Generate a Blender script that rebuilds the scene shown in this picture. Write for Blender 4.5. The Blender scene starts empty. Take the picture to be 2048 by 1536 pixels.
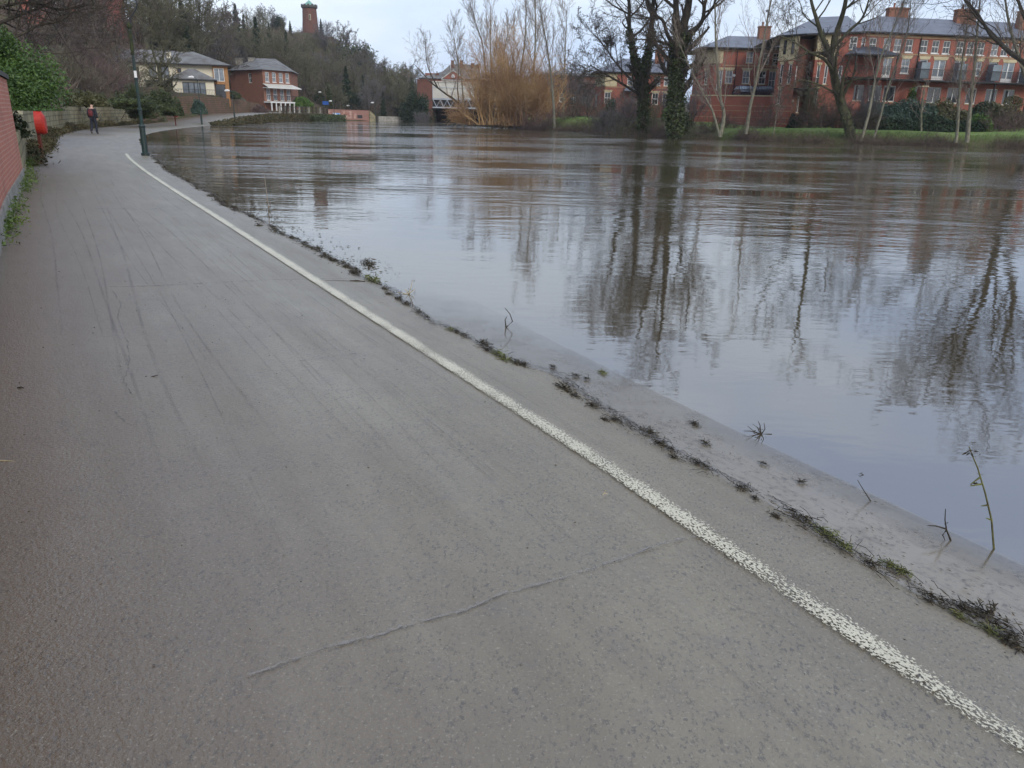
import bpy, bmesh, math, random
import numpy as np
from mathutils import Vector, Matrix
R = math.radians
C = bpy.context.scene.collection
SC = bpy.context.scene

# ------------------------------------------------------------------ camera
F = 1540.0; PITCH = R(19.2); ROLL = R(1.3); H = 1.62
cR, sR, cP, sP = math.cos(ROLL), math.sin(ROLL), math.cos(PITCH), math.sin(PITCH)
cam_d = bpy.data.cameras.new('camera'); cam = bpy.data.objects.new('camera', cam_d); C.objects.link(cam)
cam_d.sensor_width = 36; cam_d.lens = F / 2048 * 36; cam_d.clip_start = 0.05; cam_d.clip_end = 3000
rt = Vector((1, 0, 0)); up = Vector((0, sP, cP)); fw = Vector((0, cP, -sP))
cx = cR * rt + sR * up; cy = -sR * rt + cR * up; cz = -fw
M = Matrix((cx, cy, cz)).transposed().to_4x4(); M.translation = Vector((0, 0, H))
cam.matrix_world = M; SC.camera = cam
def ray(x, y):
    u = (x - 1024) / F; v = (768 - y) / F
    u, v = u * cR - v * sR, u * sR + v * cR
    return (u, cP + v * sP, -sP + v * cP)
def G(x, y, z=0.0):
    d = ray(x, y); t = (z - H) / d[2]; return (d[0] * t, d[1] * t, z)
def A(x, y, Y):
    d = ray(x, y); t = Y / d[1]; return (d[0] * t, Y, H + d[2] * t)

# ------------------------------------------------------------------ world, sun, exposure
SUN_EL, SUN_ROT = R(32), R(150)
w = bpy.data.worlds.new('World'); SC.world = w; w.use_nodes = True
nt = w.node_tree; nt.nodes.clear()
def N(nt, t, **k):
    n = nt.nodes.new(t)
    for a, b in k.items(): setattr(n, a, b)
    return n
sky = N(nt, 'ShaderNodeTexSky'); sky.sky_type = 'NISHITA'; sky.sun_disc = False
sky.sun_elevation = SUN_EL; sky.sun_rotation = SUN_ROT; sky.air_density = 1.2; sky.dust_density = 2.5
tc = N(nt, 'ShaderNodeTexCoord'); mp = N(nt, 'ShaderNodeMapping'); mp.inputs['Scale'].default_value = (1, 1, 3.5)
nz = N(nt, 'ShaderNodeTexNoise'); nz.inputs['Scale'].default_value = 2.2; nz.inputs['Detail'].default_value = 6; nz.inputs['Roughness'].default_value = .5
rp = N(nt, 'ShaderNodeValToRGB'); rp.color_ramp.elements[0].position = .4; rp.color_ramp.elements[1].position = .6
rp.color_ramp.elements[0].color = (5.0, 6.2, 8.4, 1); rp.color_ramp.elements[1].color = (7.2, 8.0, 9.1, 1)
mx = N(nt, 'ShaderNodeMix', data_type='RGBA'); mx.inputs[0].default_value = .88
bg = N(nt, 'ShaderNodeBackground'); bg.inputs['Strength'].default_value = .1
wo = N(nt, 'ShaderNodeOutputWorld')
L = nt.links.new
L(tc.outputs['Generated'], mp.inputs[0]); L(mp.outputs[0], nz.inputs['Vector']); L(nz.outputs[0], rp.inputs[0])
sz = N(nt, 'ShaderNodeSeparateXYZ'); zr = N(nt, 'ShaderNodeValToRGB'); zr.color_ramp.elements[0].position = .12; zr.color_ramp.elements[1].position = .5; zr.color_ramp.elements[0].color = (1, 1, 1, 1); zr.color_ramp.elements[1].color = (.98, .985, 1.05, 1)
zm = N(nt, 'ShaderNodeMix', data_type='RGBA'); zm.blend_type = 'MULTIPLY'; zm.inputs[0].default_value = 1; L(tc.outputs['Generated'], sz.inputs[0]); L(sz.outputs['Z'], zr.inputs[0]); L(rp.outputs[0], zm.inputs[6]); L(zr.outputs[0], zm.inputs[7])
L(sky.outputs[0], mx.inputs[6]); L(zm.outputs[2], mx.inputs[7]); L(mx.outputs[2], bg.inputs[0]); L(bg.outputs[0], wo.inputs[0])
sd = bpy.data.lights.new('sun', 'SUN'); sd.energy = 1.4; sd.angle = R(28); sd.color = (1, .94, .85)
so = bpy.data.objects.new('sun', sd); C.objects.link(so)
sv = Vector((math.sin(SUN_ROT) * math.cos(SUN_EL), math.cos(SUN_ROT) * math.cos(SUN_EL), math.sin(SUN_EL)))
so.rotation_euler = (sv).to_track_quat('Z', 'Y').to_euler(); so.location = (0, -20, 60)
SC.view_settings.view_transform = 'Standard'; SC.view_settings.look = 'None'; SC.view_settings.gamma = 1
SC.view_settings.exposure = 0.42

# ------------------------------------------------------------------ materials
MAT = {}
def mat(name, col, rough=.8, col2=None, scale=3., detail=4., bump=0., bscale=None, spec=.3, stretch=None, coord='Object', metal=0., lo=.35, hi=.65, bdist=.02):
    if name in MAT: return MAT[name]
    m = bpy.data.materials.new(name); m.use_nodes = True; t = m.node_tree; l = t.links.new
    b = t.nodes['Principled BSDF']; b.inputs['Roughness'].default_value = rough; b.inputs['Metallic'].default_value = metal
    b.inputs['Specular IOR Level'].default_value = spec; b.inputs['Base Color'].default_value = (*col, 1)
    if col2 is not None or bump:
        tc = t.nodes.new('ShaderNodeTexCoord'); mp = t.nodes.new('ShaderNodeMapping'); l(tc.outputs[coord], mp.inputs[0])
        if stretch: mp.inputs['Scale'].default_value = stretch
    if col2 is not None:
        n = t.nodes.new('ShaderNodeTexNoise'); n.inputs['Scale'].default_value = scale; n.inputs['Detail'].default_value = detail
        r = t.nodes.new('ShaderNodeValToRGB'); r.color_ramp.elements[0].position = lo; r.color_ramp.elements[1].position = hi
        r.color_ramp.elements[0].color = (*col, 1); r.color_ramp.elements[1].color = (*col2, 1)
        l(mp.outputs[0], n.inputs['Vector']); l(n.outputs[0], r.inputs[0]); l(r.outputs[0], b.inputs['Base Color'])
    if bump:
        n = t.nodes.new('ShaderNodeTexNoise'); n.inputs['Scale'].default_value = bscale or scale * 4; n.inputs['Detail'].default_value = 4
        bp = t.nodes.new('ShaderNodeBump'); bp.inputs['Strength'].default_value = bump; bp.inputs['Distance'].default_value = bdist
        l(mp.outputs[0], n.inputs['Vector']); l(n.outputs[0], bp.inputs['Height']); l(bp.outputs[0], b.inputs['Normal'])
    MAT[name] = m; return m
def brick_mat(name, c1, c2, cm, bw=.225, bh=.075, ms=.012, weather=(.5, .6), rough=.85, bump=.5, wcol=(.08, .07, .05), wamt=.5, wscale=.8):
    m = bpy.data.materials.new(name); m.use_nodes = True; t = m.node_tree; l = t.links.new; MAT[name] = m
    b = t.nodes['Principled BSDF']; b.inputs['Roughness'].default_value = rough; b.inputs['Specular IOR Level'].default_value = .25
    uv = t.nodes.new('ShaderNodeUVMap'); uv.uv_map = 'UVMap'
    br = t.nodes.new('ShaderNodeTexBrick'); br.inputs['Scale'].default_value = 1; br.inputs['Brick Width'].default_value = bw; br.inputs['Row Height'].default_value = bh
    br.inputs['Mortar Size'].default_value = ms; br.inputs['Color1'].default_value = (*c1, 1); br.inputs['Color2'].default_value = (*c2, 1); br.inputs['Mortar'].default_value = (*cm, 1)
    n0 = t.nodes.new('ShaderNodeTexNoise'); n0.inputs['Scale'].default_value = 3.; n0.inputs['Detail'].default_value = 3
    vm = t.nodes.new('ShaderNodeVectorMath'); vm.operation = 'SCALE'; vm.inputs['Scale'].default_value = bh * .25
    va = t.nodes.new('ShaderNodeVectorMath'); va.operation = 'ADD'
    l(uv.outputs[0], n0.inputs['Vector']); l(n0.outputs['Color'], vm.inputs[0]); l(uv.outputs[0], va.inputs[0]); l(vm.outputs[0], va.inputs[1]); l(va.outputs[0], br.inputs['Vector'])
    n = t.nodes.new('ShaderNodeTexNoise'); n.inputs['Scale'].default_value = wscale; n.inputs['Detail'].default_value = 7; n.inputs['Roughness'].default_value = .65
    r = t.nodes.new('ShaderNodeMapRange'); r.inputs['From Min'].default_value = weather[0]; r.inputs['From Max'].default_value = weather[1] + .12; r.inputs['To Max'].default_value = wamt
    x = t.nodes.new('ShaderNodeMix'); x.data_type = 'RGBA'; x.inputs[7].default_value = (*wcol, 1)
    l(uv.outputs[0], n.inputs['Vector']); l(n.outputs[0], r.inputs['Value']); l(r.outputs[0], x.inputs[0]); l(br.outputs[0], x.inputs[6]); l(x.outputs[2], b.inputs['Base Color'])
    bp = t.nodes.new('ShaderNodeBump'); bp.inputs['Strength'].default_value = bump; bp.inputs['Distance'].default_value = .01; bp.invert = True
    l(br.outputs['Fac'], bp.inputs['Height']); l(bp.outputs[0], b.inputs['Normal'])
    return m
brick_mat('brick_near', (.50, .185, .125), (.42, .15, .10), (.52, .28, .21), ms=.011, wcol=(.2, .1, .08), wamt=.5, bump=.6)
brick_mat('brick_far', (.31, .085, .062), (.25, .07, .052), (.33, .16, .115), wcol=(.16, .07, .053), wamt=.6)
brick_mat('brick_dark', (.18, .066, .047), (.14, .054, .04), (.12, .08, .06), wcol=(.06, .04, .032), wamt=.7)
brick_mat('brick_orange', (.28, .115, .075), (.23, .095, .063), (.26, .15, .1), wcol=(.13, .07, .05), wamt=.5)
brick_mat('brick_pink', (.28, .14, .11), (.23, .11, .09), (.3, .18, .14), wcol=(.16, .1, .08), wamt=.6)
brick_mat('sandstone', (.36, .31, .19), (.29, .25, .145), (.15, .13, .08), bw=.62, bh=.27, ms=.022, wcol=(.05, .055, .025), wamt=.85, weather=(.45, .6), wscale=1.3)
brick_mat('red_sandstone', (.22, .12, .085), (.16, .1, .06), (.09, .06, .04), bw=.5, bh=.25, ms=.03, wcol=(.07, .07, .03), wamt=.85, weather=(.45, .58), wscale=.7)
mat('slate', (.10, .11, .13), .55, (.15, .16, .185), scale=.9, detail=8, bump=.3, bscale=9, stretch=(1, 1, 3), spec=.5)
mat('old_slate', (.11, .10, .09), .7, (.19, .19, .18), scale=.8, detail=8, bump=.3, bscale=8)
mat('render_cream', (.74, .68, .53), .8, (.66, .60, .46), scale=.7, detail=6)
mat('stone_cream', (.52, .44, .28), .8, (.42, .35, .22), scale=2, detail=5)
mat('stone_band', (.40, .26, .16), .8, (.33, .2, .12), scale=2)
mat('white_paint', (.74, .73, .7), .5, (.64, .63, .6), scale=5)
mat('glass', (.035, .04, .045), .06, spec=.9)
mat('glass_pale', (.22, .25, .28), .12, (.12, .14, .16), scale=1.2, spec=.9)
mat('black_iron', (.018, .018, .02), .5)
mat('timber_orange', (.36, .18, .07), .6, (.27, .135, .055), scale=4)
mat('dark_metal', (.03, .032, .035), .5)
mat('screen_glass', (.20, .24, .27), .25, (.15, .18, .2), scale=2, spec=.6)
mat('lamp_green', (.008, .03, .026), .45, (.014, .022, .02), scale=6, spec=.5)
mat('lamp_moss', (.045, .05, .018), .9, (.02, .025, .016), scale=12)
mat('red_paint', (.46, .03, .018), .5, (.36, .028, .018), scale=5)
mat('rust_paint', (.17, .035, .022), .6, (.1, .03, .02), scale=8)
mat('coping', (.11, .10, .09), .85, (.05, .05, .045), scale=5, bump=.4)
mat('concrete', (.33, .31, .27), .85, (.2, .19, .16), scale=2.5, detail=7, bump=.4)
mat('copper', (.22, .40, .33), .7, (.16, .32, .27), scale=1)
mat('bark', (.075, .06, .042), .9, (.035, .03, .022), scale=6, stretch=(1, 1, .3))
mat('bark_green', (.085, .08, .04), .9, (.045, .042, .028), scale=5, stretch=(1, 1, .3))
mat('bark_pale', (.24, .22, .16), .85, (.12, .115, .08), scale=7, stretch=(1, 1, .4))
mat('twig', (.10, .08, .062), .9, (.06, .05, .04), scale=3)
mat('twig_pale', (.26, .215, .17), .9, (.17, .14, .115), scale=3)
mat('twig_hill', (.165, .140, .105), .95, (.10, .086, .07), scale=.3)
mat('twig_hill_green', (.165, .155, .095), .95, (.10, .095, .06), scale=.3)
mat('twig_hill_grey', (.165, .155, .15), .95, (.11, .10, .10), scale=.3)
mat('twig_hill_red', (.175, .125, .11), .95, (.11, .08, .075), scale=.3)
mat('twig_willow', (.50, .32, .15), .9, (.33, .20, .11), scale=.35, lo=.38, hi=.62)
mat('scrub', (.16, .12, .09), .95, (.085, .068, .055), scale=1.5)
mat('scrub_red', (.17, .115, .10), .95, (.10, .075, .07), scale=1)
def leafm(name, c, c2, scale=6, tr=.25, rough=.5):
    m = mat(name, c, rough, c2, scale=scale, detail=3, spec=.35); b = m.node_tree.nodes['Principled BSDF']
    return m
leafm('laurel_leaf', (.03, .065, .012), (.075, .135, .025), 2.2)
leafm('ivy_leaf', (.032, .045, .016), (.075, .095, .032), 1.6)
leafm('conifer_leaf', (.014, .03, .014), (.03, .052, .022), 1.2, rough=.7)
leafm('blue_shrub', (.03, .06, .042), (.07, .115, .08), .8)
leafm('olive_shrub', (.06, .065, .025), (.11, .105, .045), 1.2)
leafm('weed_leaf', (.05, .09, .015), (.13, .19, .035), 5)
leafm('debris_leaf', (.022, .018, .009), (.075, .06, .03), 18, rough=.6)
leafm('debris_green', (.04, .05, .012), (.16, .18, .05), 18, rough=.6)
leafm('bright_bush', (.06, .13, .02), (.12, .2, .04), 2)
mat('stem_green', (.17, .18, .06), .6, (.08, .07, .03), scale=20)
mat('straw', (.5, .42, .25), .8)
mat('stem_dark', (.04, .032, .022), .7)
mat('skin', (.5, .3, .22), .6); mat('jacket', (.02, .022, .03), .8); mat('trousers', (.022, .024, .035), .85); mat('shoe', (.015, .015, .015), .7)
mat('bag_red', (.16, .02, .022), .7, (.05, .015, .015), scale=14); mat('car_paint', (.02, .022, .03), .25, spec=.8); mat('blue_sign', (.03, .10, .35), .5)
mat('pavement_far', (.33, .31, .27), .9, (.26, .25, .22), scale=1)
mat('white_clad', (.56, .54, .47), .7, (.46, .44, .38), scale=.5)
mat('girder_grey', (.42, .45, .48), .6, (.32, .35, .38), scale=1.5)

# ------------------------------------------------------------------ mesh helpers
WP = {}
def tag(o, label=None, cat=None, group=None, kind=None):
    if label: o['label'] = label
    if cat: o['category'] = cat
    if group: o['group'] = group
    if kind: o['kind'] = kind
    return o
def empty(name, loc, label, cat, group=None):
    o = bpy.data.objects.new(name, None); C.objects.link(o); o.location = loc; o.empty_display_size = .3
    WP[o] = Vector(loc); return tag(o, label, cat, group)
def link(name, me, parent=None, loc=(0, 0, 0), rotz=0, scale=1):
    o = bpy.data.objects.new(name, me); C.objects.link(o)
    wl = Vector(loc); WP[o] = wl
    if parent: o.parent = parent; o.location = wl - WP[parent]
    else: o.location = wl
    o.rotation_euler = (0, 0, rotz); o.scale = (scale,) * 3
    return o
def mesh_np(name, V, Fq, m, smooth=False, uv=None):
    me = bpy.data.meshes.new(name); V = np.asarray(V, dtype=np.float32); Fq = np.asarray(Fq, dtype=np.int32)
    nv, nf, k = len(V), len(Fq), Fq.shape[1]
    me.vertices.add(nv); me.vertices.foreach_set('co', V.ravel())
    me.loops.add(nf * k); me.loops.foreach_set('vertex_index', Fq.ravel())
    me.polygons.add(nf); me.polygons.foreach_set('loop_start', np.arange(0, nf * k, k, dtype=np.int32))
    me.polygons.foreach_set('loop_total', np.full(nf, k, dtype=np.int32))
    if smooth: me.polygons.foreach_set('use_smooth', np.ones(nf, dtype=bool))
    me.update(calc_edges=True)
    if uv is not None:
        l = me.uv_layers.new(name='UVMap'); l.data.foreach_set('uv', np.asarray(uv, dtype=np.float32)[Fq.ravel()].ravel())
    for mm in (m if isinstance(m, (list, tuple)) else [m]): me.materials.append(MAT[mm] if isinstance(mm, str) else mm)
    return me
class MB:
    """collects quads/tris with uv and material slots in world coordinates"""
    def __init__(s): s.v = []; s.f = []; s.uv = []; s.mi = []; s.mats = []
    def slot(s, m):
        if m not in s.mats: s.mats.append(m)
        return s.mats.index(m)
    def face(s, pts, m, uvs=None):
        b = len(s.v); s.v += [tuple(p) for p in pts]; s.f.append(tuple(range(b, b + len(pts))))
        s.uv.append(uvs or [(p[0] + p[1], p[2]) for p in pts]); s.mi.append(s.slot(m))
    def box(s, x0, x1, y0, y1, z0, z1, m, T=None):
        P = [(x0, y0, z0), (x1, y0, z0), (x1, y1, z0), (x0, y1, z0), (x0, y0, z1), (x1, y0, z1), (x1, y1, z1), (x0, y1, z1)]
        for q, ax in (((0, 1, 5, 4), 0), ((1, 2, 6, 5), 1), ((2, 3, 7, 6), 0), ((3, 0, 4, 7), 1), ((4, 5, 6, 7), 2), ((3, 2, 1, 0), 2)):
            pp = [P[i] for i in q]
            uv = [((p[0], p[2]), (p[1], p[2]), (p[0], p[1]))[ax] for p in pp]
            s.face([T(p) for p in pp] if T else pp, m, uv)
    def tube(s, pts, rad, n, m, cap=True):
        pts = [Vector(p) for p in pts]; rings = []
        for i, p in enumerate(pts):
            d = (pts[min(i + 1, len(pts) - 1)] - pts[max(i - 1, 0)]).normalized()
            a = d.orthogonal().normalized() if abs(d.z) < .95 else Vector((1, 0, 0)); a = (a - d * a.dot(d)).normalized(); b = d.cross(a)
            r = rad[i] if hasattr(rad, '__len__') else rad
            rings.append([p + a * (r * math.cos(t * 2 * math.pi / n)) + b * (r * math.sin(t * 2 * math.pi / n)) for t in range(n)])
        for i in range(len(rings) - 1):
            for t in range(n):
                u = (t + 1) % n; s.face([rings[i][t], rings[i][u], rings[i + 1][u], rings[i + 1][t]], m)
        if cap: s.face(rings[-1], m); s.face(rings[0][::-1], m)
    def build(s, name, parent=None, origin=None, smooth=False):
        me = bpy.data.meshes.new(name); o0 = Vector(origin) if origin is not None else (WP[parent] if parent else Vector((0, 0, 0)))
        me.from_pydata([tuple(Vector(p) - o0) for p in s.v], [], s.f)
        l = me.uv_layers.new(name='UVMap'); l.data.foreach_set('uv', [c for f in s.uv for p in f for c in p])
        me.polygons.foreach_set('material_index', s.mi)
        for m in s.mats: me.materials.append(MAT[m])
        if smooth:
            bm = bmesh.new(); bm.from_mesh(me); bmesh.ops.remove_doubles(bm, verts=bm.verts, dist=1e-4)
            for f in bm.faces: f.smooth = True
            bm.to_mesh(me); bm.free()
        me.update(); return link(name, me, parent, o0)
def tubes(P0, P1, R0, R1, n=3):
    P0, P1 = np.asarray(P0, float), np.asarray(P1, float); R0, R1 = np.asarray(R0, float)[:, None, None], np.asarray(R1, float)[:, None, None]
    d = P1 - P0; d /= np.maximum(np.linalg.norm(d, axis=1, keepdims=True), 1e-9)
    h = np.where(np.abs(d[:, 2:3]) < .9, [[0, 0, 1.]], [[1., 0, 0]]); a = np.cross(d, h); a /= np.linalg.norm(a, axis=1, keepdims=True); b = np.cross(d, a)
    t = np.arange(n) * 2 * np.pi / n; ring = a[:, None] * np.cos(t)[None, :, None] + b[:, None] * np.sin(t)[None, :, None]
    V = np.concatenate([P0[:, None] + ring * R0, P1[:, None] + ring * R1], 1); m = len(P0)
    i = np.arange(n); j = (i + 1) % n; q = np.stack([i, j, j + n, i + n], 1)
    Fq = (np.arange(m)[:, None, None] * 2 * n + q[None]).reshape(-1, 4); return V.reshape(-1, 3), Fq
def leaves(Cn, size, rs, aspect=.5, flat=0., bias=None):
    """one bent-free leaf quad per centre"""
    n = len(Cn); d = rs.normal(size=(n, 3)) + (0 if bias is None else np.array(bias) * np.sign(rs.normal(size=(n, 1)))); d[:, 2] *= (1 - flat); d /= np.linalg.norm(d, axis=1, keepdims=True)
    e = rs.normal(size=(n, 3)); e = np.cross(d, e); e /= np.linalg.norm(e, axis=1, keepdims=True)
    s = (size * rs.uniform(.6, 1.3, n))[:, None]; a = d * s; b = e * s * aspect
    V = np.stack([Cn - a, Cn + b * .9 - a * .1, Cn + a, Cn - b * .9 - a * .1], 1).reshape(-1, 3)
    return V, np.arange(4 * n).reshape(-1, 4)
def wall_grid(mb, O, e, Lg, z0, z1, openings, m, reveal=.12, u0=0):
    """wall from O along unit e (outward normal to the right of e seen from above = e rotated -90), with real openings"""
    nx, ny = e[1], -e[0]
    us = sorted({0, Lg, *[a for o in openings for a in o[:2]]}); zs = sorted({z0, z1, *[a for o in openings for a in o[2:4]]})
    P = lambda u, z, d=0: (O[0] + e[0] * u - nx * d, O[1] + e[1] * u - ny * d, z)
    for a, b in zip(us, us[1:]):
        for c, d in zip(zs, zs[1:]):
            um, zm = (a + b) / 2, (c + d) / 2
            if any(o[0] < um < o[1] and o[2] < zm < o[3] for o in openings): continue
            mb.face([P(a, c), P(b, c), P(b, d), P(a, d)], m, [(u0 + a, c), (u0 + b, c), (u0 + b, d), (u0 + a, d)])
    for a, b, c, d in [o[:4] for o in openings]:
        mb.face([P(a, c), P(a, c, reveal), P(a, d, reveal), P(a, d)][::-1], m); mb.face([P(b, c), P(b, c, reveal), P(b, d, reveal), P(b, d)], m)
        mb.face([P(a, d), P(b, d), P(b, d, reveal), P(a, d, reveal)][::-1], m); mb.face([P(a, c), P(b, c), P(b, c, reveal), P(a, c, reveal)], m)
WCACHE = {}
def window(parent, O, e, o, reveal=.12, frame='white_paint', glass='glass', sill='stone_cream'):
    """o = (u0,u1,z0,z1,kind[,lintel])"""
    u0, u1, z0, z1, kind = o[:5]; wd, ht = u1 - u0, z1 - z0; key = (round(wd, 2), round(ht, 2), kind, frame, glass)
    if key not in WCACHE:
        f = MB(); g = MB(); t = .07 if kind != 'dark' else .05
        f.box(0, wd, -.05, 0, ht - t, ht, frame); f.box(0, wd, -.05, 0, 0, t, frame); f.box(0, t, -.05, 0, t, ht - t, frame); f.box(wd - t, wd, -.05, 0, t, ht - t, frame)
        if kind == 'sash':
            f.box(t, wd - t, -.045, -.005, ht * .5 - .03, ht * .5 + .03, frame); f.box(wd / 2 - .015, wd / 2 + .015, -.04, -.006, t, ht * .5 - .03, frame); f.box(wd / 2 - .015, wd / 2 + .015, -.04, -.006, ht * .5 + .03, ht - t, frame)
        elif kind in ('french', 'panel4'):
            n = 2 if kind == 'french' else 4
            for i in range(1, n): f.box(wd * i / n - t, wd * i / n + t, -.048, -.003, t, ht - t, frame)
            if kind == 'french':
                f.box(t, wd / 2 - t, -.045, -.005, t, .35, frame); f.box(wd / 2 + t, wd - t, -.045, -.005, t, .35, frame)
                for i in range(2): f.box(wd * i / 2 + t, wd * (i + 1) / 2 - t, -.04, -.006, ht * .55, ht * .55 + .03, frame)
        elif kind == 'slit': f.box(t, wd - t, -.045, -.005, ht * .33, ht * .33 + .05, frame)
        elif kind == 'pair': f.box(wd / 2 - t / 2, wd / 2 + t / 2, -.048, -.003, t, ht - t, frame)
        g.box(t * .6, wd - t * .6, -.015, -.008, t * .6, ht - t * .6, glass)
        fm = f.build('tmp'); gm = g.build('tmp'); WCACHE[key] = (fm.data, gm.data); bpy.data.objects.remove(fm); bpy.data.objects.remove(gm)
    fm, gm = WCACHE[key]; nx, ny = e[1], -e[0]; p = (O[0] + e[0] * u0 - nx * (reveal - .03), O[1] + e[1] * u0 - ny * (reveal - .03), z0)
    rz = math.atan2(e[1], e[0]); fo = link('door' if kind == 'french' else 'window', fm, parent, p, rz); gl = link('pane', gm, None, (0, 0, 0)); gl.parent = fo; WP[gl] = Vector(p)
    if sill:
        s = MB(); T = lambda q: (O[0] + e[0] * q[0] + nx * q[1], O[1] + e[1] * q[0] + ny * q[1], q[2])
        s.box(u0 - .08, u1 + .08, -.02, .07, z0 - .09, z0 - .003, sill, T); so_ = s.build('sill', None, p)
        so_.parent = fo; so_.location = (0, 0, 0); so_.rotation_euler = (0, 0, -rz)
    return fo
def frame_T(O, e):
    nx, ny = e[1], -e[0]
    return lambda q: (O[0] + e[0] * q[0] + nx * q[1], O[1] + e[1] * q[0] + ny * q[1], q[2])
def unit(a, b):
    d = math.hypot(b[0] - a[0], b[1] - a[1]); return ((b[0] - a[0]) / d, (b[1] - a[1]) / d), d
def hip_roof(mb, pts, zr, inset, m, over=.35, zb=None, th=.14, edge='black_iron'):
    """pts: rectangle corners FL,FR,BR,BL ; ridge parallel to FL-FR, inset at both ends (a,b)"""
    FL, FR, BR, BL = [Vector((p[0], p[1], 0)) for p in pts]; ex = (FR - FL).normalized(); ey = (BL - FL).normalized()
    FL, FR, BR, BL = FL - ex * over - ey * over, FR + ex * over - ey * over, BR + ex * over + ey * over, BL - ex * over + ey * over
    z = Vector((0, 0, zb)); zt = Vector((0, 0, zb + th)); h = (BL - FL) / 2
    A_ = FL + h + ex * inset[0] + Vector((0, 0, zr)); B_ = FR + h - ex * inset[1] + Vector((0, 0, zr))
    for q in ((FL, FR), (FR, BR), (BR, BL), (BL, FL)): mb.face([q[0] + z, q[1] + z, q[1] + zt, q[0] + zt], edge)
    mb.face([FL + z, BL + z, BR + z, FR + z], edge)
    mb.face([FL + zt, FR + zt, B_, A_], m); mb.face([BR + zt, BL + zt, A_, B_], m); mb.face([BL + zt, FL + zt, A_], m); mb.face([FR + zt, BR + zt, B_], m)

# ------------------------------------------------------------------ terrain, river
def interp_poly(P, key=1):
    a = np.array(P, float); o = np.argsort(a[:, key]); a = a[o]
    return lambda y: np.interp(y, a[:, key], a[:, 1 - key])
LEDGE = [(10, -20), (3.5, 0), (1.99, 2.58), (1.19, 3.96), (.45, 5.3), (-.75, 7.6), (-1.9, 9.8), (-3.6, 12.9), (-5.6, 16), (-9.2, 23), (-12.1, 27.8), (-16, 35.5), (-21, 46), (-26, 60), (-30.3, 78), (-33.2, 95), (-36, 115), (-37, 128), (-37, 146), (-36.5, 156), (-29.5, 160.5), (-24, 167), (-19.4, 173), (-18.8, 182), (-16, 230), (-5, 290)]
REDGE = [(20, 290), (0, 230), (-2, 180), (-5, 150), (-8, 127), (.3, 108), (4, 99), (9.2, 96), (12, 90), (16, 83), (18.4, 74), (24.6, 70.5), (28, 68), (33.5, 67), (41, 66), (60, 64), (120, 61), (400, 50)]
RIVER = np.array(LEDGE + REDGE + [(400, -60), (30, -60)], float)
WALL = [(6, -12), (2.6, -6), (-.85, 0), (-2.55, 3), (-4.3, 6), (-6.06, 9.03), (-7.85, 12.08), (-10.95, 17.6), (-15.3, 25), (-18.6, 31.3), (-22.4, 38), (-26.5, 46), (-30, 54), (-33, 62), (-36.2, 73), (-39.5, 87), (-41, 97), (-41.3, 105), (-42, 115), (-42, 130), (-41, 150), (-40, 156)]
def inside(P, poly):
    x, y = P[:, 0], P[:, 1]; r = np.zeros(len(P), bool); n = len(poly)
    for i in range(n):
        x1, y1 = poly[i]; x2, y2 = poly[(i + 1) % n]
        c = ((y1 > y) != (y2 > y)); xi = (x2 - x1) * (y - y1) / ((y2 - y1) if y2 != y1 else 1e-9) + x1; r ^= c & (x < xi)
    return r
def dist_poly(P, poly, closed=True):
    d = np.full(len(P), 1e9); n = len(poly)
    for i in range(n if closed else n - 1):
        a = poly[i]; b = poly[(i + 1) % n]; ab = b - a; t = np.clip(((P - a) @ ab) / max(ab @ ab, 1e-9), 0, 1)
        d = np.minimum(d, np.linalg.norm(P - a - t[:, None] * ab, axis=1))
    return d
PATHPOLY = np.array([p for p in WALL if True] + [p for p in LEDGE if p[1] <= 156][::-1], float)
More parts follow.
